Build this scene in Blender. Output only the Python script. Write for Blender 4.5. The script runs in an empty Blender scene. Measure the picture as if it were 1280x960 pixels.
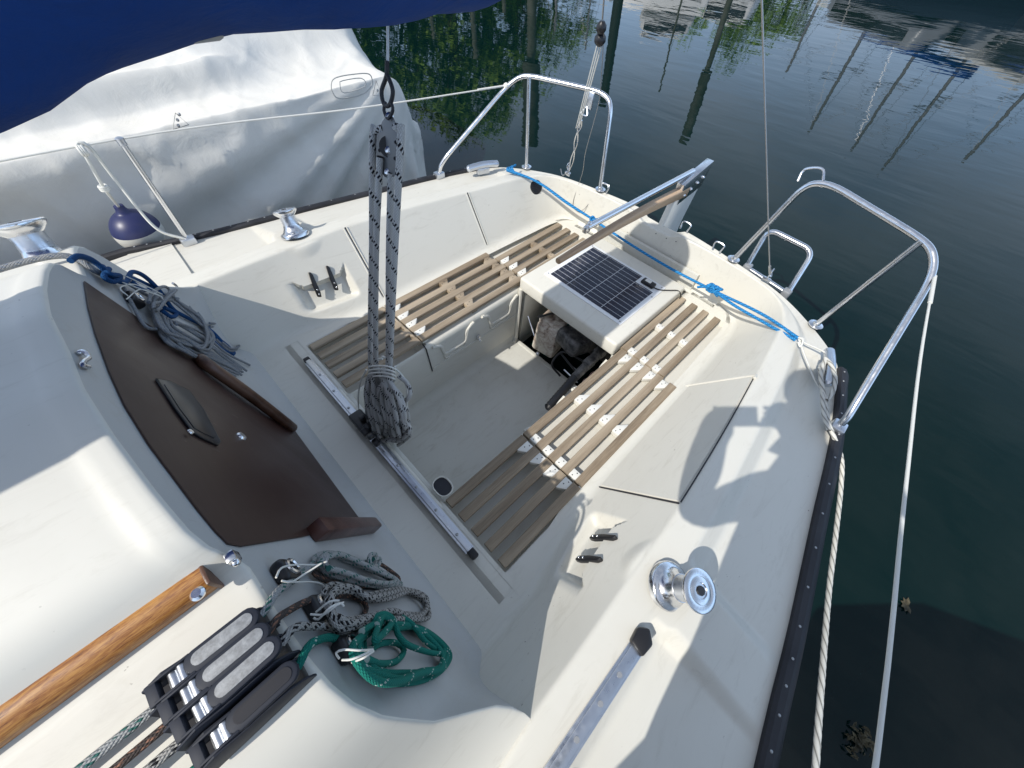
import bpy, bmesh, math, random
import numpy as np
from mathutils import Vector, Matrix, noise
random.seed(7)
R = math.radians
sc = bpy.context.scene
col = sc.collection
# ---------------------------------------------------------------- camera model (boat frame: x aft, y starboard, z up)
F = 477.0; CX, CY = 640.0, 480.0
M = np.array([[0.710446416485183, -0.5419721342591037, 0.44892326180539355],
              [-0.7005347517617392, -0.6055469888109949, 0.37757635772920856],
              [0.06720826494918802, -0.5827341160671553, -0.8098790027491457]])
C = np.array([0.0, -0.75, 1.34])
BM = np.array([[0.9959950125993072, 0.0018853844085282914, 0.08938892670362335],
               [0.0018853844085282914, 0.9991124380647722, -0.04208065386729043],
               [-0.08938892670362335, 0.04208065386729043, 0.9951074506640796]])
B4 = Matrix([list(BM[i]) + [0] for i in range(3)] + [[0, 0, 0, 1]])
CW = BM @ C
WZ = -0.62
def ray(p): return M @ np.array([p[0]-CX, p[1]-CY, F])
def pz(x, y, z): d = ray((x, y)); return C + (z-C[2])/d[2]*d
def py(x, y, Y): d = ray((x, y)); return C + (Y-C[1])/d[1]*d
def px(x, y, X): d = ray((x, y)); return C + (X-C[0])/d[0]*d
def pl(x, y, n, d0):
    r = ray((x, y)); n = np.array(n, float); return C + (d0-n@C)/(n@r)*r
KB = -0.2164; BN = np.array([1, 0, -KB]); BN = BN/np.linalg.norm(BN)
def bk(x, y, off=0.0):            # point on the bulkhead plane, offset outwards
    n = np.array([1, 0, -KB]); d0 = -0.034-KB*0.077
    return pl(x, y, n, d0 + off*math.sqrt(1+KB*KB))
def bx(z): return -0.034 + KB*(z-0.077)
# ---------------------------------------------------------------- materials
def mat(name, color=(.8,.8,.8), rough=.5, metal=0.0, spec=.5, build=None, coat=0.0):
    m = bpy.data.materials.new(name); m.use_nodes = True
    nt = m.node_tree; b = nt.nodes['Principled BSDF']
    b.inputs['Base Color'].default_value = (*color, 1)
    b.inputs['Roughness'].default_value = rough
    b.inputs['Metallic'].default_value = metal
    b.inputs['Specular IOR Level'].default_value = spec
    b.inputs['Coat Weight'].default_value = coat
    if build: build(nt, b)
    return m
def N(nt, t, **kw):
    n = nt.nodes.new(t)
    for k, v in kw.items():
        if k.startswith('i_'):
            key = k[2:]
            key = int(key) if key.isdigit() else key.replace('_', ' ')
            n.inputs[key].default_value = v
        else: setattr(n, k, v)
    return n
def L(nt, a, b): nt.links.new(a, b)
def math_(nt, op, a, b=None, c=None):
    n = nt.nodes.new('ShaderNodeMath'); n.operation = op
    for i, v in enumerate((a, b, c)):
        if v is None: continue
        if isinstance(v, (int, float)): n.inputs[i].default_value = v
        else: nt.links.new(v, n.inputs[i])
    return n.outputs[0]
def ramp(nt, fac, stops):
    r = nt.nodes.new('ShaderNodeValToRGB'); e = r.color_ramp.elements
    while len(e) < len(stops): e.new(.5)
    for i, (p, c) in enumerate(stops):
        e[i].position = p; e[i].color = (*c, 1) if len(c) == 3 else c
    if fac is not None: nt.links.new(fac, r.inputs[0])
    return r.outputs[0]
def coords(nt, scale=(1,1,1), kind='Object', rot=(0,0,0)):
    tc = nt.nodes.new('ShaderNodeTexCoord'); mp = nt.nodes.new('ShaderNodeMapping')
    mp.inputs['Scale'].default_value = scale; mp.inputs['Rotation'].default_value = rot
    nt.links.new(tc.outputs[kind], mp.inputs[0]); return mp.outputs[0]
def noise_(nt, vec, s, d=4, r=.55, dist=0.0):
    n = N(nt, 'ShaderNodeTexNoise', i_Scale=s, i_Detail=d, i_Roughness=r, i_Distortion=dist)
    if vec is not None: nt.links.new(vec, n.inputs['Vector'])
    return n.outputs['Fac']
def bump(nt, b, h, strength=.3, dist=.01):
    n = N(nt, 'ShaderNodeBump', i_Strength=strength, i_Distance=dist)
    nt.links.new(h, n.inputs['Height']); nt.links.new(n.outputs[0], b.inputs['Normal'])
def mixc(nt, f, a, b, mode='MIX'):
    n = nt.nodes.new('ShaderNodeMix'); n.data_type = 'RGBA'; n.blend_type = mode
    for s, v in ((0, f), (6, a), (7, b)):
        if isinstance(v, (int, float)): n.inputs[s].default_value = v
        elif isinstance(v, tuple): n.inputs[s].default_value = (*v, 1)
        else: nt.links.new(v, n.inputs[s])
    return n.outputs[2]
def gel(base=(.69,.672,.605), dirt=(.50,.47,.40), amount=.5):
    def f(nt, b):
        v = coords(nt)
        a = noise_(nt, v, 3.2, 6, .65, .4); s = noise_(nt, v, 7, 3, .6); sp = noise_(nt, v, 85, 2, .5)
        m1 = ramp(nt, a, [(.52, (0,0,0)), (.85, (1,1,1))])
        c = mixc(nt, math_(nt, 'MULTIPLY', m1, amount*.45), base, dirt)
        m2 = ramp(nt, sp, [(.715, (0,0,0)), (.735, (1,1,1))])
        st = ramp(nt, noise_(nt, coords(nt, (1.2,5,5)), 4.0, 8, .72, 1.2), [(.53, (0,0,0)), (.70, (1,1,1))])
        c = mixc(nt, math_(nt, 'MULTIPLY', st, .30*amount+.08), c, (.36,.33,.26))
        m3 = ramp(nt, s, [(.55, (0,0,0)), (.7, (1,1,1))])
        c = mixc(nt, math_(nt, 'MULTIPLY', math_(nt, 'MULTIPLY', m2, m3), .8), c, (.16,.13,.10))
        L(nt, c, b.inputs['Base Color'])
        r = ramp(nt, a, [(.3, (.40,)*3), (.8, (.55,)*3)]); L(nt, r, b.inputs['Roughness'])
        h = math_(nt, 'ADD', math_(nt, 'MULTIPLY', noise_(nt, v, 8, 2), .6), math_(nt, 'MULTIPLY', sp, .04))
        bump(nt, b, h, .12, .006)
    return f
MAT = {}
MAT['gel'] = mat('gelcoat', build=gel(), spec=.45)
MAT['gel_floor'] = mat('gelcoat_floor', build=gel((.63,.625,.575), (.38,.36,.30), .9), spec=.35)
MAT['gel_bulk_shade'] = mat('gelcoat_bulkhead_shade', build=gel((.47,.48,.475), (.40,.39,.35), .4), spec=.4)  # darker, cooler copy of the gelcoat: the bulkhead's shade painted into its colour
MAT['plastic_white'] = mat('white_plastic', (.78,.77,.72), .45)
MAT['black'] = mat('black_plastic', (.014,.014,.016), .38)
MAT['rubber'] = mat('dark_rubber', (.02,.02,.025), .6, build=lambda nt, b: (L(nt, ramp(nt, noise_(nt, coords(nt), 9, 5), [(.35, (.008,.009,.014)), (.75, (.028,.029,.036))]), b.inputs['Base Color'])))
def met(nt, b):
    v = coords(nt); n1 = noise_(nt, v, 40, 4)
    L(nt, ramp(nt, n1, [(.3, (.14,)*3), (.75, (.32,)*3)]), b.inputs['Roughness'])
MAT['chrome'] = mat('polished_steel', (.74,.75,.77), .12, 1.0, build=met)
MAT['alu'] = mat('aluminium', (.62,.65,.70), .32, 1.0, build=lambda nt, b: L(nt, ramp(nt, noise_(nt, coords(nt), 60, 4), [(.3, (.25,)*3), (.8, (.5,)*3)]), b.inputs['Roughness']))
MAT['grey_metal'] = mat('dull_grey_metal', (.40,.41,.42), .42, .55)
MAT['navy'] = mat('dark_navy_plastic', (.020,.024,.036), .6, spec=.3)
def lab(nt, b):
    v = coords(nt); n = noise_(nt, v, 120, 5, .7)
    L(nt, ramp(nt, n, [(.35, (.20,.205,.21)), (.55, (.29,.30,.31)), (.75, (.40,.41,.42))]), b.inputs['Base Color'])
MAT['label'] = mat('worn_grey_label', rough=.6, build=lab)
MAT['label_dark'] = mat('dark_grey_label', (.045,.045,.05), .95, spec=.2)
def wood(c1, c2, c3, sc_=(3, 60, 60), rough=.65, fine=1.0, axis=None):
    def f(nt, b):
        v = coords(nt, sc_)
        a = noise_(nt, v, 1.6, 7, .7, .9); g = noise_(nt, v, 7.0, 4, .6, .2)
        big = noise_(nt, coords(nt, (1.5,6,6)), 2.5, 3); per = noise_(nt, coords(nt, (.7,15,15)), 1.0, 1)
        t = math_(nt, 'ADD', math_(nt, 'MULTIPLY', a, .65), math_(nt, 'MULTIPLY', g, .35))
        c = ramp(nt, t, [(.3, c1), (.5, c2), (.68, c3)])
        c = mixc(nt, math_(nt, 'MULTIPLY', big, .55), c, c1); c = mixc(nt, ramp(nt, per, [(.4, (0,0,0)), (.65, (.55,.55,.55))]), c, tuple(min(1, x*1.25+.03) for x in c3))
        L(nt, c, b.inputs['Base Color']); bump(nt, b, t, .35*fine, .003)
    return f
MAT['teak'] = mat('weathered_teak', rough=.72, build=wood((.125,.092,.062), (.29,.225,.155), (.43,.355,.26)))
MAT['teak_tiller'] = mat('worn_ash_wood', rough=.5, build=wood((.22,.12,.07), (.42,.28,.17), (.55,.40,.26)))
def hand(nt, b):
    v = coords(nt, (9, 90, 90)); a = noise_(nt, v, 1.2, 8, .75, 1.5)
    v2 = coords(nt, (30, 220, 220)); g = noise_(nt, v2, 1.5, 5, .7, .6)
    t = math_(nt, 'ADD', math_(nt, 'MULTIPLY', a, .5), math_(nt, 'MULTIPLY', g, .5))
    L(nt, ramp(nt, t, [(.39, (.10,.030,.008)), (.47, (.29,.11,.024)), (.58, (.48,.235,.06))]), b.inputs['Base Color'])
    bump(nt, b, t, .15, .002)
MAT['mahogany'] = mat('varnished_mahogany', rough=.42, build=hand, coat=.15)
def wash(nt, b):
    v = coords(nt, (1, 1, 1)); a = noise_(nt, v, 2.2, 6, .65, .6)
    g = noise_(nt, coords(nt, (40, 4, 40)), 2.0, 5, .7, .3)
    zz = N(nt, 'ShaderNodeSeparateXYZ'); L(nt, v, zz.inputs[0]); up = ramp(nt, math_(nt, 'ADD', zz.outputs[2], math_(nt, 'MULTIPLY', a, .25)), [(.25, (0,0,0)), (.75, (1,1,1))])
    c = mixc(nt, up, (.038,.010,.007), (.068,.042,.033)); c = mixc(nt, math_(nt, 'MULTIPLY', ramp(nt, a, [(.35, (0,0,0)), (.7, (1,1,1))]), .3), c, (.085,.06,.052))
    c = mixc(nt, math_(nt, 'MULTIPLY', g, .45), c, (.028,.012,.010)); sc2 = ramp(nt, noise_(nt, coords(nt, (30,30,2)), 3.0, 3, .6), [(.70, (0,0,0)), (.74, (1,1,1))]); c = mixc(nt, math_(nt, 'MULTIPLY', sc2, .4), c, (.22,.17,.15)); L(nt, c, b.inputs['Base Color'])
    L(nt, ramp(nt, a, [(.3, (.35,)*3), (.7, (.55,)*3)]), b.inputs['Roughness'])
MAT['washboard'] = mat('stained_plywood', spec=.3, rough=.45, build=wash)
MAT['redwood'] = mat('dark_red_hardwood', rough=.32, build=wood((.030,.009,.007), (.062,.020,.014), (.10,.035,.022), (4,50,50)))
MAT['brownwood'] = mat('dark_brown_hardwood', rough=.35, build=wood((.03,.014,.009), (.075,.032,.018), (.13,.06,.033), (20,20,50)))
MAT['smoke'] = mat('smoked_plastic', (.008,.010,.016), .34, spec=.6)
def cloth(base, lo, amp=.5, scl=1.0, weave=900):
    def f(nt, b):
        v = coords(nt); a = noise_(nt, v, 2.3*scl, 6, .65, .5)
        L(nt, ramp(nt, a, [(.35, lo), (.62, base)]), b.inputs['Base Color'])
        h = math_(nt, 'ADD', math_(nt, 'MULTIPLY', noise_(nt, v, 11*scl, 5, .6, .6), 1.0), math_(nt, 'MULTIPLY', noise_(nt, v, weave, 2), .04))
        bump(nt, b, h, amp, .02)
    return f
MAT['bluecloth'] = mat('blue_canvas', rough=.85, spec=.25, build=cloth((.009,.062,.29), (.007,.045,.215), .35))
MAT['tarp'] = mat('off_white_tarpaulin', rough=.75, spec=.3, build=cloth((.76,.745,.70), (.68,.665,.62), .22, .8))
def rope_mat(name, base, marks, mode='flecks', F1=95.0, rough=.85, every=4):
    def f(nt, b):
        uv = N(nt, 'ShaderNodeUVMap'); sep = N(nt, 'ShaderNodeSeparateXYZ'); L(nt, uv.outputs[0], sep.inputs[0])
        u = math_(nt, 'MULTIPLY', sep.outputs[0], F1*1.5); v = math_(nt, 'MULTIPLY', sep.outputs[1], 9.0)
        A = math_(nt, 'ADD', u, v); Bv = math_(nt, 'SUBTRACT', u, v)
        sa = math_(nt, 'ABSOLUTE', math_(nt, 'SINE', math_(nt, 'MULTIPLY', A, math.pi)))
        sb = math_(nt, 'ABSOLUTE', math_(nt, 'SINE', math_(nt, 'MULTIPLY', Bv, math.pi)))
        h = math_(nt, 'MULTIPLY', sa, sb)
        c = mixc(nt, math_(nt, 'MULTIPLY', h, .55), tuple(x*.5 for x in base), base)
        nz = noise_(nt, coords(nt), 14, 3)
        c = mixc(nt, math_(nt, 'MULTIPLY', nz, .35), c, tuple(x*.6 for x in base))
        if marks is not None:
            fa = math_(nt, 'MODULO', math_(nt, 'FLOOR', math_(nt, 'ADD', A, 600.0)), float(every))
            fb = math_(nt, 'MODULO', math_(nt, 'FLOOR', math_(nt, 'ADD', Bv, 600.0)), 2.0)
            ma = math_(nt, 'LESS_THAN', fa, 1.5 if mode == 'flecks' else .5)
            mb = math_(nt, 'LESS_THAN', fb, .5)
            c = mixc(nt, math_(nt, 'MULTIPLY', ma, mb), c, marks)
        L(nt, c, b.inputs['Base Color']); bump(nt, b, h, .8, .002)
    return mat(name, rough=rough, spec=.25, build=f)
MAT['rope_bw'] = rope_mat('white_rope_black_fleck', (.84,.84,.82), (.012,.012,.018), every=8)
MAT['rope_gw'] = rope_mat('white_rope_green_fleck', (.60,.62,.62), (.04,.15,.13), every=6)
MAT['rope_brown'] = rope_mat('brown_grey_rope', (.13,.105,.095), (.30,.16,.11), every=5)
MAT['rope_bwbig'] = rope_mat('white_rope_black_tracer', (.62,.61,.58), (.012,.012,.015), every=4)
MAT['rope_green'] = rope_mat('green_rope', (.015,.30,.235), (.45,.55,.50), mode='single', every=15)
MAT['rope_grey'] = rope_mat('weathered_grey_rope', (.50,.52,.54), (.22,.25,.30), every=4)
MAT['rope_blue'] = rope_mat('blue_rope', (.035,.33,.80), (.06,.42,.88), F1=130)
MAT['rope_navy'] = rope_mat('dark_blue_rope', (.015,.11,.33), None, F1=130)
MAT['cord_white'] = mat('white_cord', (.68,.68,.64), .7)
MAT['wire'] = mat('steel_wire', (.42,.42,.42), .38, .9)
def laid(nt, b):
    uv = N(nt, 'ShaderNodeUVMap'); sep = N(nt, 'ShaderNodeSeparateXYZ'); L(nt, uv.outputs[0], sep.inputs[0])
    w = math_(nt, 'ABSOLUTE', math_(nt, 'SINE', math_(nt, 'MULTIPLY', math_(nt, 'ADD', math_(nt, 'MULTIPLY', sep.outputs[0], 24.0), math_(nt, 'MULTIPLY', sep.outputs[1], 3.0)), math.pi)))
    L(nt, ramp(nt, w, [(.05, (.16,.155,.14)), (.5, (.56,.55,.50)), (1.0, (.66,.65,.60))]), b.inputs['Base Color'])
MAT['laid'] = mat('laid_white_rope', rough=.8, build=laid)
# ---------------------------------------------------------------- mesh helpers
def tag(o, label=None, cat=None, group=None, kind=None):
    if label: o['label'] = label
    if cat: o['category'] = cat
    if group: o['group'] = group
    if kind: o['kind'] = kind
    return o
BOAT = []
def empty(name, label, cat, group=None, boat=True, loc=(0,0,0)):
    o = bpy.data.objects.new(name, None); o.empty_display_size = .1; col.objects.link(o); o.location = loc
    tag(o, label, cat, group)
    if boat: BOAT.append(o)
    return o
class MB:
    def __init__(s): s.v = []; s.f = []; s.uv = {}
    def add(s, v, f, uv=None):
        n = len(s.v); s.v += [tuple(map(float, p)) for p in v]
        for i, q in enumerate(f):
            if uv is not None: s.uv[len(s.f)] = uv[i]
            s.f.append([a+n for a in q])
        return s
    def box(s, c, size, rot=None, bev=0.0, seg=2, taper=None):
        bm = bmesh.new(); bmesh.ops.create_cube(bm, size=1)
        for v in bm.verts:
            v.co = Vector((v.co.x*size[0], v.co.y*size[1], v.co.z*size[2]))
            if taper and v.co.z > 0: v.co.x *= taper[0]; v.co.y *= taper[1]
        if bev > 0: bmesh.ops.bevel(bm, geom=bm.edges[:], offset=bev, segments=seg, profile=.5, affect='EDGES')
        m = Matrix.Translation(Vector(c)) @ (rot.to_4x4() if rot is not None else Matrix())
        bm.transform(m); return s.bm(bm)
    def bm(s, bm):
        bm.verts.ensure_lookup_table(); idx = {v: i for i, v in enumerate(bm.verts)}
        s.add([v.co[:] for v in bm.verts], [[idx[v] for v in f.verts] for f in bm.faces]); bm.free(); return s
    def sphere(s, c, r, u=12, v=8, scale=(1,1,1)):
        bm = bmesh.new(); bmesh.ops.create_uvsphere(bm, u_segments=u, v_segments=v, radius=r)
        for q in bm.verts: q.co = Vector((q.co.x*scale[0]+c[0], q.co.y*scale[1]+c[1], q.co.z*scale[2]+c[2]))
        return s.bm(bm)
    def tube(s, path, r, n=10, closed=False, cap=True, rfun=None):
        P = [Vector(p) for p in path]; k = len(P)
        if k < 2: return s
        T = []
        for i in range(k):
            if closed: d = P[(i+1) % k]-P[i-1]
            else: d = P[min(i+1, k-1)]-P[max(i-1, 0)]
            T.append(d.normalized() if d.length > 1e-9 else Vector((0,0,1)))
        up = Vector((0,0,1)) if abs(T[0].z) < .9 else Vector((1,0,0))
        nrm = (up - T[0]*up.dot(T[0])).normalized(); V = []; dist = 0; D = []
        for i in range(k):
            if i: dist += (P[i]-P[i-1]).length
            D.append(dist)
            nrm = nrm - T[i]*nrm.dot(T[i]); nrm = nrm.normalized() if nrm.length > 1e-6 else T[i].orthogonal().normalized()
            bn = T[i].cross(nrm); rr = r[i] if isinstance(r, (list, tuple)) else r
            for j in range(n):
                a = 2*math.pi*j/n; q = rr*(rfun(dist, j/n) if rfun else 1)
                V.append(P[i]+nrm*math.cos(a)*q+bn*math.sin(a)*q)
        Fc = []; UV = []
        m = k if closed else k-1
        for i in range(m):
            i2 = (i+1) % k
            for j in range(n):
                j2 = (j+1) % n
                Fc.append([i*n+j, i*n+j2, i2*n+j2, i2*n+j])
                u0 = D[i]; u1 = D[i2] if i2 else dist+(P[0]-P[-1]).length
                UV.append([(u0, j/n), (u0, (j+1)/n), (u1, (j+1)/n), (u1, j/n)])
        if cap and not closed:
            Fc.append(list(range(n))[::-1]); UV.append([(0,0)]*n)
            Fc.append([(k-1)*n+j for j in range(n)]); UV.append([(0,0)]*n)
        return s.add(V, Fc, UV)
    def lathe(s, prof, origin=(0,0,0), n=28, rot=None):
        V = []; k = len(prof)
        for (r, z) in prof:
            for j in range(n):
                a = 2*math.pi*j/n; p = Vector((r*math.cos(a), r*math.sin(a), z))
                if rot is not None: p = rot @ p
                V.append(p+Vector(origin))
        Fc = []
        for i in range(k-1):
            for j in range(n):
                j2 = (j+1) % n; Fc.append([i*n+j, i*n+j2, (i+1)*n+j2, (i+1)*n+j])
        if prof[0][0] > 1e-5: Fc.append(list(range(n))[::-1])
        if prof[-1][0] > 1e-5: Fc.append([(k-1)*n+j for j in range(n)])
        return s.add(V, Fc)
    def grid(s, G, closed_u=False):
        a = len(G); b = len(G[0]); V = [p for row in G for p in row]; Fc = []
        for i in range(a-1):
            for j in range(b-1): Fc.append([i*b+j, i*b+j+1, (i+1)*b+j+1, (i+1)*b+j])
        return s.add(V, Fc)
    def prism(s, poly, nvec, th, bev=0.0, seg=2):     # poly: 3-D outline, extruded along nvec by th
        bm = bmesh.new(); nv = Vector(nvec).normalized()*th
        vs = [bm.verts.new(Vector(p)) for p in poly]; f = bm.faces.new(vs)
        r = bmesh.ops.extrude_face_region(bm, geom=[f])
        for q in r['geom']:
            if isinstance(q, bmesh.types.BMVert): q.co += nv
        bmesh.ops.recalc_face_normals(bm, faces=bm.faces[:])
        if bev > 0: bmesh.ops.bevel(bm, geom=[e for e in bm.edges if e.calc_face_angle(0) > .5], offset=bev, segments=seg, profile=.5, affect='EDGES')
        return s.bm(bm)
    def build(s, name, m, parent=None, smooth=True, angle=40, label=None, solid=0):
        me = bpy.data.meshes.new(name); me.from_pydata(s.v, [], s.f)
        if s.uv:
            ul = me.uv_layers.new(name='UVMap')
            for p in me.polygons:
                if p.index in s.uv:
                    for li, q in zip(p.loop_indices, s.uv[p.index]): ul.data[li].uv = q
        me.validate()
        bm = bmesh.new(); bm.from_mesh(me); bmesh.ops.recalc_face_normals(bm, faces=bm.faces[:]); bm.to_mesh(me); bm.free()
        o = bpy.data.objects.new(name, me); col.objects.link(o)
        if m is not None: me.materials.append(MAT[m] if isinstance(m, str) else m)
        if smooth:
            me.shade_smooth() if hasattr(me, 'shade_smooth') else None
            try: me.set_sharp_from_angle(angle=R(angle))
            except Exception: pass
        if parent is not None: o.parent = parent
        if label: o['label'] = label
        return o
def split_build(mb, name, m, parent):       # every loose piece of mb becomes a mesh of its own
    n = len(mb.v); par = list(range(n))
    def find(a):
        while par[a] != a: par[a] = par[par[a]]; a = par[a]
        return a
    for f in mb.f:
        r = find(f[0])
        for q in f[1:]: par[find(q)] = r
    groups = {}
    for i, f in enumerate(mb.f): groups.setdefault(find(f[0]), []).append(f)
    out = []
    for g in groups.values():
        idx = sorted({q for f in g for q in f}); mp_ = {q: i for i, q in enumerate(idx)}
        b = MB(); b.add([mb.v[q] for q in idx], [[mp_[q] for q in f] for f in g]); out.append(b.build(name, m, parent))
    return out
def top(o, label, cat, group=None, kind=None, boat=True):
    tag(o, label, cat, group, kind)
    if boat: BOAT.append(o)
    return o
def cat_rom(pts, step=.01, closed=False, n=None):
    P = [np.array(p, float) for p in pts]; k = len(P); out = []
    m = k if closed else k-1
    for i in range(m):
        p0 = P[i-1] if (i > 0 or closed) else P[0]*2-P[1]
        p1 = P[i]; p2 = P[(i+1) % k]
        p3 = P[(i+2) % k] if (i+2 < k or closed) else P[-1]*2-P[-2]
        q = n or max(2, int(np.linalg.norm(p2-p1)/step))
        for j in range(q):
            t = j/q; t2 = t*t; t3 = t2*t
            out.append(.5*((2*p1)+(-p0+p2)*t+(2*p0-5*p1+4*p2-p3)*t2+(-p0+3*p1-3*p2+p3)*t3))
    if not closed: out.append(P[-1])
    return out
def fillet(pts, rad, seg=5, closed=False):       # rounded polyline; rad: one per point
    P = [Vector(p) for p in pts]; out = []; k = len(P)
    for i in range(k):
        r = rad[i] if isinstance(rad, (list, tuple)) else rad
        if (i in (0, k-1) and not closed) or r <= 0: out.append(P[i]); continue
        a = P[i-1]-P[i]; b = P[(i+1) % k]-P[i]
        ra = min(r, a.length*.49); rb = min(r, b.length*.49)
        A = P[i]+a.normalized()*ra; Bp = P[i]+b.normalized()*rb
        for j in range(seg+1):
            t = j/seg; out.append(A*(1-t)**2+P[i]*2*t*(1-t)+Bp*t*t)
    return out
def sm(a, b, x):
    t = min(1, max(0, (x-a)/(b-a))); return t*t*(3-2*t)
# ================================================================ THE SAILBOAT
boat = empty('sailboat', 'white sailboat whose open cockpit fills the picture, seen from its cabin roof', 'sailboat')
# stations of the coaming: inner bottom, inner top, outer shoulder, deck edge
ST = [  # x_b, y_b, z_b | x_t, y_t, z_t | x_e, y_e, z_e
 ((-.14,.765,0), (-.14,.915,.280), (-.14,1.430,.195)),
 ((0.0,.742,0),  (0.0,.903,.284),  (0.0,1.395,.192)),
 ((.22,.735,0),  (.20,.898,.288),  (.20,1.350,.19)),
 ((.42,.690,0),  (.42,.893,.290),  (.42,1.312,.19)),
 ((.62,.668,0),  (.63,.889,.290),  (.63,1.280,.19)),
 ((.95,.662,0),  (.98,.866,.275),  (.98,1.218,.19)),
 ((1.28,.660,0), (1.32,.835,.253), (1.32,1.160,.19)),
 ((1.58,.652,0), (1.60,.805,.240), (1.60,1.090,.19)),
 ((1.78,.640,0), (1.74,.785,.232), (1.745,1.035,.192)),
 ((1.90,.600,0), (1.86,.720,.228), (1.87,.86,.205)),
 ((1.945,.50,0), (1.925,.600,.226), (1.955,.66,.215)),
 ((1.95,.30,0),  (1.96,.330,.225), (2.01,.36,.22)),
 ((1.95,.13,0),  (1.965,.14,.222), (2.045,.14,.215)),
 ((1.95,0,0),    (1.965,0,.215),   (2.05,0,.21)),
]
def st_at(u):     # u in [0, len-1], catmull interpolation
    k = len(ST); i = min(int(u), k-2); t = u-i
    def g(j):
        if j < 0: return np.array(ST[0], float)*2-np.array(ST[1], float)
        if j >= k:                       # mirror beyond the centreline
            a = np.array(ST[2*(k-1)-j], float).copy(); a[:,1] *= -1; return a
        return np.array(ST[j], float)
    p0, p1, p2, p3 = g(i-1), g(i), g(i+1), g(i+2); t2 = t*t; t3 = t2*t
    return .5*((2*p1)+(-p0+p2)*t+(2*p0-5*p1+4*p2-p3)*t2+(-p0+3*p1-3*p2+p3)*t3)
def u_of_x(x, which=1):
    lo, hi = 0.0, 8.0
    for _ in range(40):
        m = (lo+hi)/2
        if st_at(m)[which][0] < x: lo = m
        else: hi = m
    return lo
def section(u, sgn):
    b, t, e = st_at(u)
    d = e-t; hd = np.array([d[0], d[1], 0]); ln = np.linalg.norm(hd); hd = hd/max(ln, 1e-6)
    w = min(1, ln/.30)
    sh = t + hd*.085*w + np.array([0,0,-.006]); va = t + hd*(.085+.05)*w
    va[2] = t[2]-.05*w - .0
    if w < .9: va[2] = t[2]-.012-.02*w
    inn = b + (b-t)*0; bi = b.copy(); k_ = (b-t); k_[2] = 0; kn = np.linalg.norm(k_)
    dirn = k_/kn if kn > 1e-3 else np.array([-1,0,0.])
    if u > 10: dirn = np.array([-1,0,0.])
    bi = b + dirn*.05
    hull1 = e + np.array([hd[0]*.012, hd[1]*.012, -.03]); hull2 = e + np.array([hd[0]*-.10, hd[1]*-.10, -.95])
    lst = [bi, b, t, sh, va, e, hull1, hull2]
    rad = [0, .030, .011, .010, .012, .010, .006, 0]
    pts = [Vector((p[0], p[1]*sgn, p[2])) for p in lst]
    out = [pts[0]]
    # dense straight part between b and t, for the moulded pockets
    fl = fillet(pts, rad, 5); return fl
def resamp(fl):
    out = []
    for i in range(len(fl)-1):
        a, b2 = fl[i], fl[i+1]; m = 1
        L_ = (b2-a).length
        if L_ > .05 and i < 14: m = max(1, int(L_/.005)) if L_ < .4 else 8
        out.append((a, b2, m))
    return out
def coaming(sgn):
    us = []; x = -.14
    u = 0.0
    while u < 13.0001:
        us.append(u); s0 = st_at(u)[1]; s1 = st_at(min(13, u+.02))[1]
        sp = np.linalg.norm(s1-s0)/.02
        dense = .29 < s0[0] < .56
        u += (.004 if dense else .02)/max(sp, .05)
        if u > 13 and us[-1] < 13: u = 13.0; us.append(u); break
    ref = [(m) for _, _, m in resamp(section(3.0, sgn))]
    G = []
    for u in us:
        fl = section(u, sgn); row = []
        for i in range(len(fl)-1):
            m = ref[i]
            for j in range(m): row.append(fl[i].lerp(fl[i+1], j/m))
        row.append(fl[-1]); G.append(row)
    # pocket (recess for the two cam cleats) and winch pad pushed into the moulding
    for row in G:
        for i, p in enumerate(row):
            y = p.y*sgn
            if p.z > .0 and y < .90 and .26 < p.x < .60:
                s = (p.z)/.29
                dx = sm(.295, .335, p.x)*(1-sm(.51, .55, p.x)); dz = sm(.17, .28, s)*(1-sm(.74, .89, s))
                k = dx*dz
                row[i] = p + Vector((0, .55*sgn, -.83))*(.036*k)
            r = math.hypot(p.x-.44, y-.978)
            if r < .2 and p.z > .15:
                k = 1-sm(.088, .125, r); zt = .283
                if p.z < zt: row[i] = Vector((p.x, p.y, p.z+(zt-p.z)*k))
            # dent in the transom rim for the tiller
            if p.x > 1.9 and p.z > .1 and abs(p.y) < .2:
                row[i] = row[i] - Vector((0,0,.028*(1-sm(.09, .15, abs(p.y-.01)))))
    return G
mb = MB(); GS = coaming(1); GP = coaming(-1); mb.grid(GS); mb.grid(GP)
dm = mb.build('deck_moulding', 'gel', boat, angle=50)
from mathutils.bvhtree import BVHTree
_bv = BVHTree.FromPolygons([Vector(v) for v in mb.v], mb.f)
def hit(a, b):
    p, n, _, _ = _bv.ray_cast(Vector(C), Vector(ray((a, b))).normalized())
    if n is not None and n.dot(Vector(ray((a, b)))) > 0: n = -n
    return p, n
def coam_pt(x, s, sgn, off=0.0):       # point on the sloped seat back: s=0 bottom, 1 top
    u = u_of_x(x); b, t, e = st_at(u); b = b.copy(); b[0] = t[0]
    p = b*(1-s)+t*s; d = t-b; n = np.array([0, -d[2], d[1]]); n = n/np.linalg.norm(n)
    q = p+n*off; return Vector((q[0], q[1]*sgn, q[2]))
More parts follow.
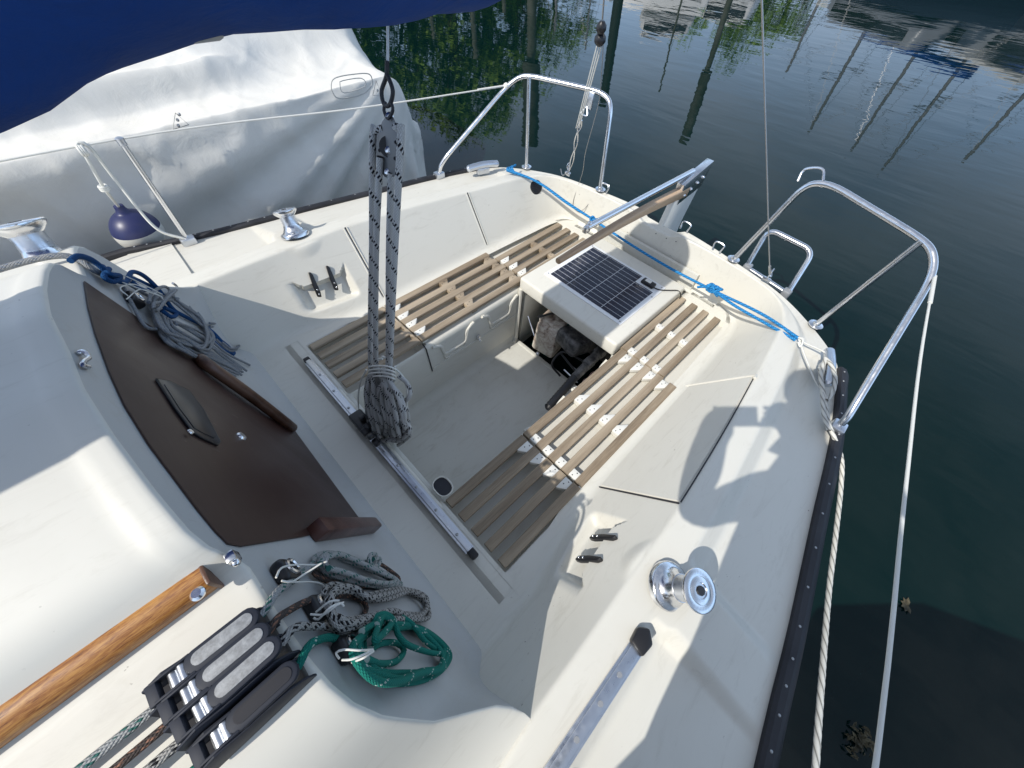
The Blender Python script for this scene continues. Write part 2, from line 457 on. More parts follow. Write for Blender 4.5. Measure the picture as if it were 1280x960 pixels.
# ---- seat tops, bridge deck, sole, well
def plate(mb, x0, x1, y0, y1, z0, z1, bev=.01): return mb.box(((x0+x1)/2, (y0+y1)/2, (z0+z1)/2), (x1-x0, y1-y0, z1-z0), bev=bev, seg=3)
mb = MB()
mb.add([(-.10,-.80,-.0006), (.155,-.80,-.0006), (.155,.80,-.0006), (-.10,.80,-.0006)], [[0,1,2,3]])
plate(mb, .12, .197, -.705, .705, -.09, -.0006, .010)
mb.build('bridge_deck', 'gel', boat)
for sg in (1, -1):
    mb = MB()
    # seat shelf with the low tray that carries the gratings
    y0, y1 = .318, .665
    prof = [(.308,-.44), (.308,-.052), (.318,-.034), (.336,-.030), (.60,-.030), (.634,-.028), (.638,-.004), (.648,.0), (.72,.0005)]
    G = []
    for x in [.19, .205, .21, .59, .62, 1.0, 1.27, 1.6, 1.84, 1.85, 1.86, 1.96]:
        row = []
        for (y, z) in prof:
            zz = z
            if z < -.001 and z > -.06 and (x < .207 or x > 1.845): zz = -.0 if y > .33 else z*.4
            if .209 < x < .592 and .33 < y < .61 and z > -.06: zz = -.10
            row.append((x, y*sg, zz))
        G.append(row)
    mb.grid([fillet([Vector(p) for p in r], .012, 3) for r in G])
    mb.build('seat_shelf', 'gel', boat, angle=35)
mb = MB(); mb.add([(.16,-.33,-.42), (1.235,-.33,-.42), (1.235,.33,-.42), (.16,.33,-.42)], [[0,1,2,3]])
mb.box((1.232, 0, -.47), (.024, .62, .108), bev=.004)
# fillets along the sole
for sg in (1, -1):
    g = []
    for x in np.linspace(.16, 1.22, 12):
        g.append([(x, (.308-.045*(1-math.sin(a)))*sg, -.4195+.045*(1-math.cos(a))) for a in np.linspace(0, math.pi/2, 7)])
    mb.grid(g)
mb.build('cockpit_sole', 'gel_floor', boat)
mb = MB(); mb.box((.205, 0, -.24), (.022, .64, .42), bev=.003); mb.build('cockpit_front_wall', 'gel_floor', boat)
mb = MB(); mb.box((1.56, 0, -.60), (.72, .66, .02)); mb.box((1.93, 0, -.25), (.02, .66, .7)); 
for sg in (1, -1): mb.box((1.58, .318*sg, -.36), (.70, .02, .50))
mb.build('engine_well', 'gel_floor', boat)
# starboard locker front: raised ribbed shapes and lid seam
def ribs(mb, sg):
    y = .306*sg
    for (xa, xb) in ((.64, .90), (.955, 1.215)):
        for k, (dz, r) in enumerate(((0, .008), (.035, .006))):
            P = [(xa+k*.012, y, -.055), (xa+.045+k*.012, y, -.075-dz*.3), (xa+.065, y, -.155-dz), (xb-.06, y, -.155-dz), (xb-.04-k*.012, y, -.075-dz*.3), (xb-k*.012, y, -.055)]
            mb.tube(cat_rom(fillet([Vector(p) for p in P], .02, 4), .008), r, 8)
mb = MB(); ribs(mb, -1); split_build(mb, 'locker_rib', 'gel', boat)
mb = MB(); ribs(mb, 1); mb.tube([(.63, .3065, -.205), (1.225, .3065, -.205)], .0035, 8)
split_build(mb, 'locker_rib', 'gel', boat); mb = MB()
mb.tube(fillet([Vector((1.232,.300,-.02)), Vector((1.232,.298,-.40)), Vector((1.20,.285,-.415))], .02, 4), .012, 8)
mb.build('locker_edge', 'gel', boat)
mb = MB(); mb.tube([(.605,.304,-.04), (.62,.3055,-.22)], .003, 6); mb.tube([(.605,.304,-.04), (.605,.33,-.022)], .003, 6)
mb.build('lid_gap', 'rubber', boat)
mb = MB(); mb.box((.925,.300,-.18), (.02,.012,.03), bev=.004); mb.tube([(.925,.297,-.185), (.925,.285,-.20)], .004); mb.build('locker_latch', 'chrome', boat)
# shelf recess in the front of the starboard locker
# ---- hinged seat-back lids
def lid(sg, x0, x1, s0, s1):
    G = []
    for x in np.linspace(x0, x1, 14):
        row = []
        for s in np.linspace(s0, s1, 8): row.append(coam_pt(x, s, sg, .006))
        row.append(coam_pt(x, s1+.005, sg, .0)); row.insert(0, coam_pt(x, s0-.005, sg, .0)); G.append(row)
    G.insert(0, [coam_pt(x0-.003, s0-.005+(s1-s0+.01)*j/9, sg, -.002) for j in range(10)])
    G.append([coam_pt(x1+.003, s0-.005+(s1-s0+.01)*j/9, sg, -.002) for j in range(10)])
    m = MB().grid(G); o = m.build('locker_lid', 'gel', boat, angle=60)
    g = MB()
    cs = [coam_pt(x0-.006, s0-.02, sg, .0015)]+[coam_pt(x0-.006, s, sg, .0015) for s in np.linspace(s0, s1+.015, 6)]
    ce = [coam_pt(x1+.006, s, sg, .0015) for s in np.linspace(s1+.015, s0-.02, 6)]
    ct = [coam_pt(x, s1+.022, sg, .0015) for x in np.linspace(x0, x1, 8)]
    g.tube(cs, .0028, 6); g.tube(ct, .0022, 6)
    if sg > 0: g.tube(ce, .0026, 6)
    g.build('gasket', 'rubber', o)
lid(-1, .655, 1.31, .06, .955)
for (xa, nm) in ((.632, 'panel_seam'), (1.322, 'panel_seam')):
    mb = MB(); mb.tube([coam_pt(xa, s, 1, .0004) for s in np.linspace(.02, .97, 14)]+[coam_pt(xa, .99, 1, .002)], .0024, 6); q = mb.build(nm, 'rubber', boat)
    mb = MB(); mb.tube([coam_pt(xa+.007, s, 1, -.001) for s in np.linspace(.02, .985, 14)], .005, 8); mb.tube([coam_pt(xa-.007, s, 1, -.002) for s in np.linspace(.02, .985, 14)], .005, 8); mb.build('seam_edge', 'gel', q)
# raised lip round the port lid
mb = MB(); mb.tube([coam_pt(1.318, s, -1, .004) for s in np.linspace(.0, 1.0, 8)]+[coam_pt(1.30, 1.0, -1, .004)], .006, 8)
mb.build('lid_lip', 'gel', boat)
# ---- cam cleats in the pockets
def cam_lever():
    o = MB(); o.prism([(-.008,0,-.046), (.006,0,-.050), (.009,0,-.03), (.006,0,.040), (.0,0,.052), (-.006,0,.050), (-.010,0,0)], (0,1,0), .012, .003)
    return o
first = None
for sg in (1, -1):
    for k, xx in enumerate((.375, .455)):
        b0 = coam_pt(xx, .30, sg, -.020); t0 = coam_pt(xx+.02, .70, sg, .002)
        ax = (t0-b0); ln = ax.length; ax.normalize(); nn = Vector((0, -.80*sg, .60)); side = ax.cross(nn).normalized(); nn = side.cross(ax)
        m = Matrix((side, nn, ax)).transposed().to_4x4(); m.translation = (b0+t0)/2
        lv = cam_lever(); lv.v = [tuple(m @ (Vector(p)*1.15)) for p in lv.v]
        o = lv.build('cam_cleat', 'black', boat)
        d = MB()
        for q in (-.036, -.018): d.sphere(m @ (Vector((0, .0125, q))*1.15), .004, 10, 6)
        split_build(d, 'screw', 'chrome', o)
# ---- cabin: roof, bulkhead, side decks
CR = [(0,.842), (.10,.846), (.20,.832), (.30,.808), (.37,.785), (.395,.770), (.412,.722), (.43,.706), (.50,.704), (.58,.692), (.63,.676), (.665,.652), (.70,.605), (.74,.51), (.78,.41), (.83,.335), (.885,.285), (.95,.262), (1.10,.235), (1.42,.195)]
cy = [a for a, _ in CR]; cz = [b for _, b in CR]
def crest(y): return float(np.interp(abs(y), cy, cz))
ys = []
for i in range(len(CR)-1):
    n = max(1, int((CR[i+1][0]-CR[i][0])/.02)) if CR[i][0] < .9 else 2
    for j in range(n): ys.append(CR[i][0]+(CR[i+1][0]-CR[i][0])*j/n)
ys.append(CR[-1][0]); ys = [-y for y in ys[::-1]]+ys[1:]
def zsm(y):
    return sum(crest(y+d)*w for d, w in ((-.008,.2), (-.004,.2), (0,.2), (.004,.2), (.008,.2)))
ts = [0, .0008, .002, .004, .008, .016, .026, .034, .042, .052, .062, .075, .1, .16, .3, .6, 1.0, 1.6, 2.4, 3.2]
G = []
for y in ys:
    z0 = zsm(y); row = []
    for t in ts:
        drop = .008*(1-math.sqrt(max(0, 1-(1-min(t, .008)/.008)**2)))
        lip = .003*sm(.032, .050, t) if abs(y) < .39 else 0
        if .39 <= abs(y) < .42: lip = .003*sm(.032, .050, t)*(1-sm(.39, .42, abs(y)))
        zz = z0-(drop if z0 > .3 else 0)-lip-.012*t
        xx = bx(zz) - t + .085*(1-sm(.27, .46, z0))*(1 if abs(y) > .7 else 0)
        yy = y*(1-.0*t)
        row.append((xx, yy, zz))
    G.append(row)
mb = MB().grid(G); mb.build('cabin_roof', 'gel', boat, angle=60)
G = []
for y in ys:
    if abs(y) > .94: continue
    z0_ = zsm(y); z1 = z0_-(.008 if z0_ > .3 else 0); row = []
    zb = -.02 if abs(y) < .76 else -.02
    for t in [0, .01, .02, .03, .045, .06, .08]+list(np.linspace(.11, 1, 16)):
        z = zb+(z1-zb)*t
        fx = .035*(1-sm(-.005, .06, z))
        row.append((bx(z)+fx+.085*(1-sm(.27, .46, z0_))*(1 if abs(y) > .7 else 0)*t, y, z))
    G.append(row)
mb = MB().grid(G); mb.build('cabin_bulkhead', 'gel_bulk_shade', boat, angle=60)
# moulded bulge that joins the cabin side to the coaming
# rub rails
for sg in (1, -1):
    G = []
    for u in np.linspace(0, 8.0 if sg > 0 else 7.6, 60):
        e = st_at(u)[2]; x, y, z = e
        G.append([(x, (y+dy)*sg, z+dz) for dy, dz in ((-.010,-.004), (-.008,.014), (.0,.020), (.016,.019), (.026,.012), (.038,.002), (.044,-.012), (.046,-.055), (.0,-.07))])
    e0 = G[0]; G.insert(0, [(p[0]-1.8, p[1]+.10*sg, p[2]) for p in e0])
    mb = MB().grid(G); rl = mb.build('rub_rail', 'rubber', boat, angle=30)
    d = MB()
    for u in np.arange(.3, 7.5, .34):
        e = st_at(u)[2]; d.sphere((e[0], (e[1]+.008)*sg, e[2]+.020), .0036, 8, 6, (1,1,.5))
    split_build(d, 'rivet', 'grey_metal', rl)
# ---- washboard guides
mb = MB(); P = [bk(247,447,.012), bk(262,458,.022), bk(310,492,.024), (bk(352,524,.020)), bk(367,536,.010)]
mb.tube(cat_rom(P, .01), [.010]+[.017]*(len(cat_rom(P, .01))-2)+[.012], 12); mb.build('washboard_guide', 'brownwood', boat)
a = bk(388,672,.0); b = bk(463,663,.0)
ax = Vector(b-a); m = Vector(BN); s_ = ax.normalized().cross(m).normalized()
mb = MB(); mb.prism([Vector(a)-s_*.024, Vector(a)+s_*.016, Vector(b)+s_*.016, Vector(b)-s_*.022], m, .038, .006); mb.build('washboard_guide', 'redwood', boat)
# chrome hasp and ring on the fascia
mb = MB(); c0 = Vector(bk(106,447,.004))
mb.tube(cat_rom([bk(99,440,.004), bk(106,440,.010), bk(111,447,.010), bk(105,452,.008), bk(104,457,.006), bk(111,459,.004)], .003), .0036, 8); mb.sphere(bk(100,441,.004), .005, 10, 6)
mb.build('latch', 'chrome', boat)
mb = MB(); mb.box(bk(291,697,.006), (.014,.016,.020), bev=.003); mb.sphere(bk(295,703,.010), .006); mb.build('hinge', 'chrome', boat)
# ---- mahogany handrail on the cabin roof
mb = MB(); mb.box((-.262,-.378,.712), (.14,.03,.03), bev=.010, seg=3); mb.build('rail_pad', 'gel', boat)
mb = MB(); x0, x1 = -.205, -2.2
G = []
for x in np.linspace(x0, x1, 30):
    G.append([Vector((x, -.408+dy, .712+dz)) for dy, dz in ((-.022,-.004), (-.025,.012), (-.018,.026), (.0,.031), (.018,.026), (.024,.012), (.022,-.004))])
mb.grid(G); mb.prism([Vector((x0, -.408+dy, .712+dz)) for dy, dz in ((-.022,-.004), (-.025,.012), (-.018,.026), (.0,.031), (.018,.026), (.024,.012), (.022,-.004))], (1,0,0), .0015)
hr = mb.build('handrail', 'mahogany', boat, angle=50)
d = MB(); p = pz(247,742,.744); d.lathe([(0,.004), (.006,.004), (.009,.001), (.009,-.002)], p, 16); d.build('screw', 'chrome', hr)
d = MB(); p0 = Vector((x0+.0005, -.408, .724)); d.box(p0, (.006,.052,.038), bev=.002); d.build('end_cap', 'brownwood', hr)
# ---- traveller track
mb = MB(); mb.box((.166, .01, .010), (.034, 1.05, .012), bev=.002); mb.box((.166, .01, .021), (.020, 1.05, .012), bev=.003)
tr = mb.build('traveller_track', 'alu', boat)
d = MB()
for y in np.arange(-.45, .5, .11): d.lathe([(0,.0035), (.003,.0035), (.0055,.001), (.0055,0)], (.166, y, .027), 12)
split_build(d, 'screw', 'grey_metal', tr)
d = MB(); d.box((.166,-.528,.016), (.026,.035,.022), bev=.006); d.build('end_stop', 'black', tr)
d = MB(); d.box((.166,.545,.016), (.026,.02,.020), bev=.004); d.build('end_stop', 'black', tr)
# ---- genoa track, port side deck
mb = MB(); mb.box((.02,-.988,.283), (.52,.036,.010), bev=.002); mb.box((.02,-.988,.291), (.52,.024,.008), bev=.002)
gt = mb.build('genoa_track', 'alu', boat)
d = MB()
for x in (-.11,-.03,.05,.13,.20): d.lathe([(0,.0015), (.006,.0015), (.006,0)], (x,-.988,.295), 12)
split_build(d, 'bolt', 'grey_metal', gt)
d = MB(); d.prism([(.262,-1.006,.280), (.300,-1.010,.280), (.322,-.986,.280), (.304,-.964,.280), (.268,-.968,.280)], (0,0,1), .024, .006); d.build('end_stop', 'black', gt)
# ---- winches
def winch(name, loc, s, handle=False):
    root = bpy.data.objects.new(name, None); root.empty_display_size = .05; col.objects.link(root); root.parent = boat; root.location = loc; root.scale = (s, s, s); root.rotation_euler = (R(-22 if loc[1] > 0 else 22), R(4), 0)
    b = MB().lathe([(.074,-.012), (.074,.004), (.070,.010), (.060,.013), (.052,.020), (.044,.034), (.040,.050), (.040,.052)]); b.build('winch_base', 'chrome', root)
    b = MB().lathe([(.039,.045), (.0375,.060), (.0375,.085), (.039,.095)]); b.build('drum', 'alu', root)
    b = MB().lathe([(.039,.092), (.047,.099), (.056,.108), (.060,.116), (.060,.121), (.056,.124), (.040,.1245), (.038,.123), (.036,.1245), (.022,.125), (.020,.122), (.011,.122)]); b.build('winch_cap', 'chrome', root)
    b = MB()
    b.lathe([(0,.1262), (.0135,.1262), (.0135,.122)], n=8); b.build('socket', 'black', root)
    return root
winch('winch', (.44,-.975,.287), .80); winch('winch', (.44,.975,.287), .82)
wq = pz(66,333,.655); winch('winch', (wq[0], wq[1]+.01, .650), .86)
# ---- pushpits
def pushpit(sg):
    o = MB()
    P = [(1.375,1.150*sg,.195), (1.385,1.146*sg,.250), (1.42,1.130*sg,.300), (1.80,1.040*sg,.600), (1.85,.99*sg,.648), (1.885,.93*sg,.655), (2.02,.60*sg,.655), (2.03,.53*sg,.640), (2.025,.50*sg,.60), (1.995,.425*sg,.215)]
    o.tube(fillet([Vector(p) for p in P], [0,.02,.04,.08,.06,.05,.05,.05,.04,0], 5), .0125, 12)
    h = o.build('pushpit', 'chrome', boat)
    o = MB(); o.tube([(1.865,.945*sg,.655), (1.855,.895*sg,.21)], .0115, 12); o.build('post', 'chrome', h)
    for c in ((1.855,.895*sg,.214), (1.995,.425*sg,.224)):
        o = MB(); o.lathe([(.030,0), (.030,.004), (.016,.006), (.014,.016)], c, 18); o.build('foot', 'chrome', h)
    o = MB(); o.box((1.375,1.150*sg,.205), (.055,.045,.035), bev=.006); o.build('foot', 'alu', h)
    return h
ps = pushpit(1); pp = pushpit(-1)
# flag socket on the starboard rail, hoop on the port rail
o = MB(); p = Vector((2.0,.63,.61)); o.box(p, (.012,.055,.075), bev=.004); o.tube(cat_rom([p+Vector((-.005,0,-.03)), p+Vector((-.02,-.02,-.06)), p+Vector((-.02,.02,-.06)), p+Vector((-.005,.005,-.03))], .005), .004, 6); o.build('bracket', 'alu', ps)
o = MB(); o.tube(cat_rom([(2.03,-.47,.62), (2.05,-.465,.66), (2.045,-.52,.685), (2.035,-.55,.655)], .008), .005, 8); o.build('hoop', 'chrome', pp)
# ---- boarding ladder on the transom
o = MB(); P = [(2.055,-.49,.20), (2.11,-.47,.37), (2.10,-.69,.37), (2.03,-.72,.19)]
o.tube(fillet([Vector(p) for p in P], .05, 6), .013, 12)
lad = o.build('boarding_ladder', 'chrome', boat)
o = MB(); o.tube([(2.045,-.50,.19), (2.02,-.71,.185)], .013, 10); o.build('hinge_bar', 'chrome', lad)
for c in ((2.05,-.495,.185), (2.02,-.715,.18)):
    o = MB(); o.box(c, (.045,.04,.05), bev=.01); o.build('bracket', 'grey_metal', lad)
o = MB(); o.tube([(2.09,-.52,-.1), (2.09,-.69,-.1)], .013, 10); o.tube([(2.06,-.50,.18), (2.09,-.51,-.35)], .012, 10); o.tube([(2.03,-.71,.18), (2.08,-.70,-.35)], .012, 10); o.build('rung', 'chrome', lad)
# ---- stanchion, starboard
o = MB(); o.tube([(.087,1.34,.20), (.094,1.375,.617)], .0105, 12); stn = o.build('stanchion', 'chrome', boat)
o = MB(); o.box((.087,1.338,.205), (.06,.045,.05), bev=.01); o.build('foot', 'alu', stn)
o = MB(); o.lathe([(.012,-.02), (.014,-.018), (.014,.004), (.008,.008)], (.094,1.375,.617), 14); o.build('cap', 'alu', stn)
# ---- mooring cleats at the quarters
for sg in (1, -1):
    o = MB(); a = Vector((1.70,.985*sg,.23)); b = Vector((1.50,1.045*sg,.23)); 
    P = [a, a.lerp(b,.2), a.lerp(b,.5), a.lerp(b,.8), b]
    o.tube(cat_rom([p+Vector((0,0,dz)) for p, dz in zip(P, (.012,.018,.022,.018,.012))], .01), [.010]+[.019]*(len(cat_rom([p for p in P], .01))-2)+[.010], 12)
    o.box(a.lerp(b,.5)-Vector((0,0,.01)), (.08,.03,.035), rot=Matrix.Rotation(math.atan2(b.y-a.y, b.x-a.x), 3, 'Z'), bev=.006)
    cl = o.build('mooring_cleat', 'alu', boat)
# ---- tiller and rudder head
o = MB(); G = []
for t in np.linspace(0, 1, 16):
    c = Vector((2.17,.012,.335)).lerp(Vector((1.14,.035,.352)), t) + Vector((0,0,.02*math.sin(t*math.pi)))
    w = .022*(1-t)+.013*t; h = .028*(1-t)+.012*t
    G.append(fillet([c+Vector((0,-w,-h)), c+Vector((0,-w,h)), c+Vector((0,w,h)), c+Vector((0,w,-h))], .01, 3, True))
rows = [[*r, r[0]] for r in G]; o.grid(rows); o.add(G[-1], [list(range(len(G[-1])))]); o.add(G[0], [list(range(len(G[0])))])
til = o.build('tiller', 'teak_tiller', boat)
o = MB(); o.tube([(2.20,.025,.425), (1.32,.045,.432)], .014, 12); o.build('tiller_extension', 'chrome', til)
o = MB(); o.box((1.32,.045,.425), (.035,.022,.03), bev=.006); o.sphere((1.335,.045,.445), .011); o.build('clip', 'chrome', til)
o = MB(); o.prism([(2.03,.0,.15), (2.06,.0,.36), (2.34,.0,.40), (2.30,.0,.12), (2.36,.0,-.7), (2.06,.0,-.7)], (0,1,0), .03, .004); rud = o.build('rudder', 'plastic_white', boat)
o = MB(); o.prism([(2.10,-.006,.285), (2.085,-.006,.395), (2.36,-.006,.445), (2.335,-.006,.315)], (0,1,0), .042, .002); rh = o.build('rudder_head', 'chrome', rud)
o = MB()
for x, z in ((2.13,.33), (2.19,.345), (2.25,.36), (2.30,.375)): o.sphere((x,-.008,z), .009)
split_build(o, 'bolt', 'chrome', rh)
# chain plates and shackles
for nm, c in (('chain_plate', (1.955,-.61,.235)), ('chain_plate', (1.965,.655,.235))):
    o = MB(); o.box(c, (.016,.04,.02), bev=.004)
    for k in range(3):
        q = Vector(c)+Vector((-.004*k, 0, .02+.016*k)); o.tube([q+Vector((.010*math.cos(a), .010*math.sin(a)*(k % 2), .012*math.sin(a))) for a in np.linspace(0, 6.28, 12)], .003, 6, closed=False)
    o.build(nm, 'chrome', boat)
o = MB()
for c in ((2.0,.40,.235), (2.035,-.12,.232), (2.0,-.33,.235)):
    o.tube(cat_rom([Vector(c)+Vector((-.01,.02,-.01)), Vector(c)+Vector((0,.022,.025)), Vector(c)+Vector((0,-.022,.025)), Vector(c)+Vector((-.01,-.02,-.01))], .006), .0045, 8)
split_build(o, 'pad_eye', 'chrome', boat)
# black round vent grille on the aft starboard corner
o = MB(); c = Vector(px(670,234,1.80)); 
cc, nn = hit(670, 234)
q = nn.to_track_quat('Z','Y').to_matrix()
o.lathe([(0,.004), (.034,.004), (.040,.002), (.042,-.006)], cc, 22, q); vg = o.build('vent_grille', 'black', boat)
o = MB()
for k in range(-3, 4): o.box(cc+q@Vector((0, k*.0095, .006)), (2*math.sqrt(max(.0001,.034**2-(k*.0095)**2)), .003, .004), rot=q)
o.build('louvre', 'rubber', vg)
# small fastenings and holes in the moulding
o = MB()
for a, b in ((820,292), (833,298), (845,302)):
    p, n = hit(a, b)
    if p is not None: o.lathe([(0,.0008), (.003,.0008), (.003,-.001)], p, 8, n.to_track_quat('Z','Y').to_matrix())
split_build(o, 'screw_hole', 'rubber', boat)
# engine box with its overhanging lid
mb = MB(); mb.box((1.548,0,.010), (.636,.630,.080), bev=.012, seg=3); box_top = mb.build('engine_box_lid', 'gel', boat)
mb = MB()
for sg in (1, -1): mb.box((1.56, .302*sg, -.24), (.58, .012, .42), bev=.002)
mb.box((1.86, 0, -.24), (.012, .60, .42), bev=.002); mb.build('engine_box_side', 'gel_floor', boat)
mb = MB(); mb.prism([Vector(p) for p in ((1.25,.335,-.028), (1.80,.330,-.028), (1.80,.318,-.028), (1.25,.318,-.028))], (0,0,1), .004); mb.build('box_seam', 'rubber', boat)
# little cup holder by the track
cc = Vector((.238,-.282,.002))
ring = [cc+Vector((.034*math.cos(a)*(1-.12*math.cos(2*a)), .038*math.sin(a), 0)) for a in np.linspace(0, 2*math.pi, 26)[:-1]]
mb = MB(); mb.tube(ring, .003, 6, closed=True); cup = mb.build('moulded_cup', 'gel', boat)
mb = MB(); mb.add([p-Vector((0,0,.001)) for p in ring], [list(range(25))]); mb.build('cup_inside', 'rubber', cup)
# fairleads (bullseyes) on the bulkhead with bungee loops
FL = [(350,722), (390,767), (426,819), (163,378)]
for i, (a, b) in enumerate(FL):
    p = Vector(bk(a, b, .0)); q = Matrix((Vector((BN[2], 0, -BN[0])), Vector((0,1,0)), Vector(BN))).transposed()
    mb = MB(); mb.box(p+Vector(BN)*.011, (.042,.040,.024), rot=q, bev=.009, seg=3); f = mb.build('bullseye', 'black', boat)
    mb = MB(); mb.tube([p+q@Vector((.012*math.cos(t), .012*math.sin(t), .024)) for t in np.linspace(0, 2*math.pi, 16)[:-1]], .003, 6, closed=True); mb.build('ring', 'chrome', f)
# ================================================================ THINGS ON THE BOAT
# ---- slatted seats (lift-out gratings)
def grating(sg, x0, x1, yy0, yy1, label, brs, taper=0):
    r = empty('seat_grating', label, 'slatted seat', 'lift-out slatted seats in the cockpit')
    o = MB(); w = .0178; rnd = random.Random(int(x0*100+sg*7))
    for k, (ya, yb) in enumerate(zip(yy0, yy1)):
        G = []; jz = rnd.uniform(-.001, .001); n = 12
        for t in np.linspace(0, 1, n):
            x = x0+(x1-x0)*t+rnd.uniform(-.0004, .0004); y = (ya+(yb-ya)*t)
            ww = w*(1 if taper == 0 else (1.0-.0*t)); th = .016
            sec = fillet([Vector((x, (y-ww)*sg, -.012+jz)), Vector((x, (y-ww)*sg, .006+jz)), Vector((x, (y+ww)*sg, .006+jz)), Vector((x, (y+ww)*sg, -.012+jz))], .004, 3, True)
            G.append([*sec, sec[0]])
        o.grid(G); o.add(G[0][:-1], [list(range(len(G[0])-1))]); o.add(G[-1][:-1], [list(range(len(G[-1])-1))])
    o.build('slat_panel', 'teak', r, angle=35)
    for (xb, ln, flare) in brs:
        o = MB(); holes = MB()
        for k in range(len(yy0)-1):
            t = (xb-x0)/(x1-x0); ya = yy0[k]+(yy1[k]-yy0[k])*t+w-.001; yb = yy0[k+1]+(yy1[k+1]-yy0[k+1])*t-w+.001
            y = (ya+yb)/2; ww = (yb-ya)
            pts = [(xb-ln/2, ya), (xb+ln/2, ya), (xb+ln/2, yb), (xb-ln/2, yb)]
            if flare > 0: pts = [(xb-ln/2, ya), (xb+ln/2, ya), (xb+ln/2+flare, yb-.004), (xb+ln/2+flare, yb), (xb-ln/2, yb)]
            if flare < 0: pts = [(xb-ln/2+flare, ya+.0), (xb-ln/2+flare, ya+.004), (xb-ln/2, yb), (xb+ln/2, yb), (xb+ln/2, ya)]
            o.prism([(a, b*sg, -.016) for a, b in pts], (0,0,1), .0195, .0012)
            for q in (-.009, .009): holes.lathe([(0,.0006), (.0024,.0006), (.0024,0)], (xb+q, (y+q*.5)*sg, .0036), 8)
        o.box((xb, (yy0[0]+yy0[-1])/2*sg, -.018), (ln*.9, abs(yy0[-1]-yy0[0])+.03, .008))
        b = o.build('crosspiece', 'plastic_white' if sg < 0 or xb in (.625, 1.31) else 'teak', r); holes.build('screw', 'rubber', b)
    return r
Y5 = [.345, .412, .479, .546, .613]; Y4 = [.338, .408, .475, .543]
for sg, side in ((1, 'winch with its hourglass drum in sun'), (-1, 'winch with the coloured top')):
    pass
grating(1, .215, .596, Y5, Y5, 'short shaded slatted seat behind the hanging rope bundle, nearest the covered boat', [(.59,.012,0)])
grating(1, .604, 1.276, Y5, Y5, 'long slatted seat over the ribbed white locker front, in sun', [(.625,.034,.03), (.93,.034,.02), (1.25,.034,-.03)])
grating(1, 1.284, 1.835, Y4, [.350,.418,.486,.556], 'slatted seat running aft beneath the tiller to the stern corner', [(1.31,.034,.03), (1.56,.03,0)])
grating(-1, .215, .596, Y5, Y5, 'short shaded slatted seat beside the small cup at the end of the metal track', [(.575,.036,-.02)])
grating(-1, .604, 1.276, Y5, Y5, 'long sunlit slatted seat between the engine opening and the closed locker lid', [(.625,.034,0), (.90,.034,.035), (1.25,.034,-.03)])
grating(-1, 1.284, 1.835, Y4, Y4, 'slatted seat between the solar panel and the knot in the blue rope', [(1.305,.034,0), (1.55,.03,0)])
# ---- washboard
wb = empty('washboard', 'dark brown plywood hatch board closing the cabin, with a black vent in it', 'hatch board')
WBP = [(104,352), (109,385), (118,418), (135,465), (154,507), (185,557), (215,597), (245,637), (268,665), (284,681), (300,684), (376,672), (453,655), (409,595), (365,535), (306,490), (247,447), (170,397)]
out = [Vector(bk(a, b, .001)) for a, b in WBP]
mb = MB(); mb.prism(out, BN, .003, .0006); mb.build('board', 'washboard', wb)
V = [(193,475), (209,478), (234,490), (252,514), (273,554), (270,558), (250,549), (239,543), (216,512)]
vo = [Vector(bk(a, b, .004)) for a, b in V]; cen = sum(vo, Vector())/len(vo)
mb = MB(); mb.prism(vo, BN, .006, .002); vt = mb.build('vent', 'smoke', wb)
mb = MB()
inner = [cen+(p-cen)*.82+Vector(BN)*.0055 for p in vo]; mb.prism(inner, BN, .002, .0008); mb.build('vent_cover', 'smoke', vt)
mb = MB(); mb.tube([cen+(p-cen)*.99+Vector(BN)*.004 for p in vo], .0022, 6, closed=True); mb.build('vent_rim', 'black', vt)
mb = MB(); mb.lathe([(0,.006), (.010,.006), (.013,.002), (.013,0)], bk(301,546,.004), 18, Matrix((Vector((BN[2],0,-BN[0])), Vector((0,1,0)), Vector(BN))).transposed()); mb.build('lock', 'chrome', wb)
mb = MB(); mb.lathe([(0,.003), (.005,.003), (.006,0)], bk(238,540,.011), 12, Matrix((Vector((BN[2],0,-BN[0])), Vector((0,1,0)), Vector(BN))).transposed()); mb.build('screw', 'chrome', vt)
# ---- solar panel
sp = empty('solar_panel', 'small white framed solar panel with dark blue cells lying on the engine box', 'solar panel')
mb = MB(); mb.box((1.555,0,.0525), (.415,.500,.005), bev=.002); mb.build('frame', mat('white_anodised_frame', (.80,.82,.84), .35), sp)
def cells(nt, b):
    v = N(nt, 'ShaderNodeTexCoord').outputs['Object']; s = N(nt, 'ShaderNodeSeparateXYZ'); L(nt, v, s.inputs[0])
    def line(c, per, w, off=0): return math_(nt, 'LESS_THAN', math_(nt, 'ABSOLUTE', math_(nt, 'SUBTRACT', math_(nt, 'FRACT', math_(nt, 'ADD', math_(nt, 'DIVIDE', c, per), off)), .5)), w)
    lx = line(s.outputs[0], .034, .028, .5); ly = line(s.outputs[1], .1125, .011, .5); lf = line(s.outputs[1], .0375, .012, .5)
    m = math_(nt, 'MAXIMUM', lx, ly); f = math_(nt, 'MULTIPLY', lf, .14)
    n = noise_(nt, coords(nt, (25,25,25)), 1.5, 2)
    c = mixc(nt, n, (.008,.010,.022), (.016,.020,.042)); c = mixc(nt, f, c, (.3,.32,.36)); c = mixc(nt, m, c, (.62,.63,.64)); L(nt, c, b.inputs['Base Color'])
MAT['cells'] = mat('solar_cells', rough=.22, build=cells, spec=.5)
mb = MB(); z = .0562
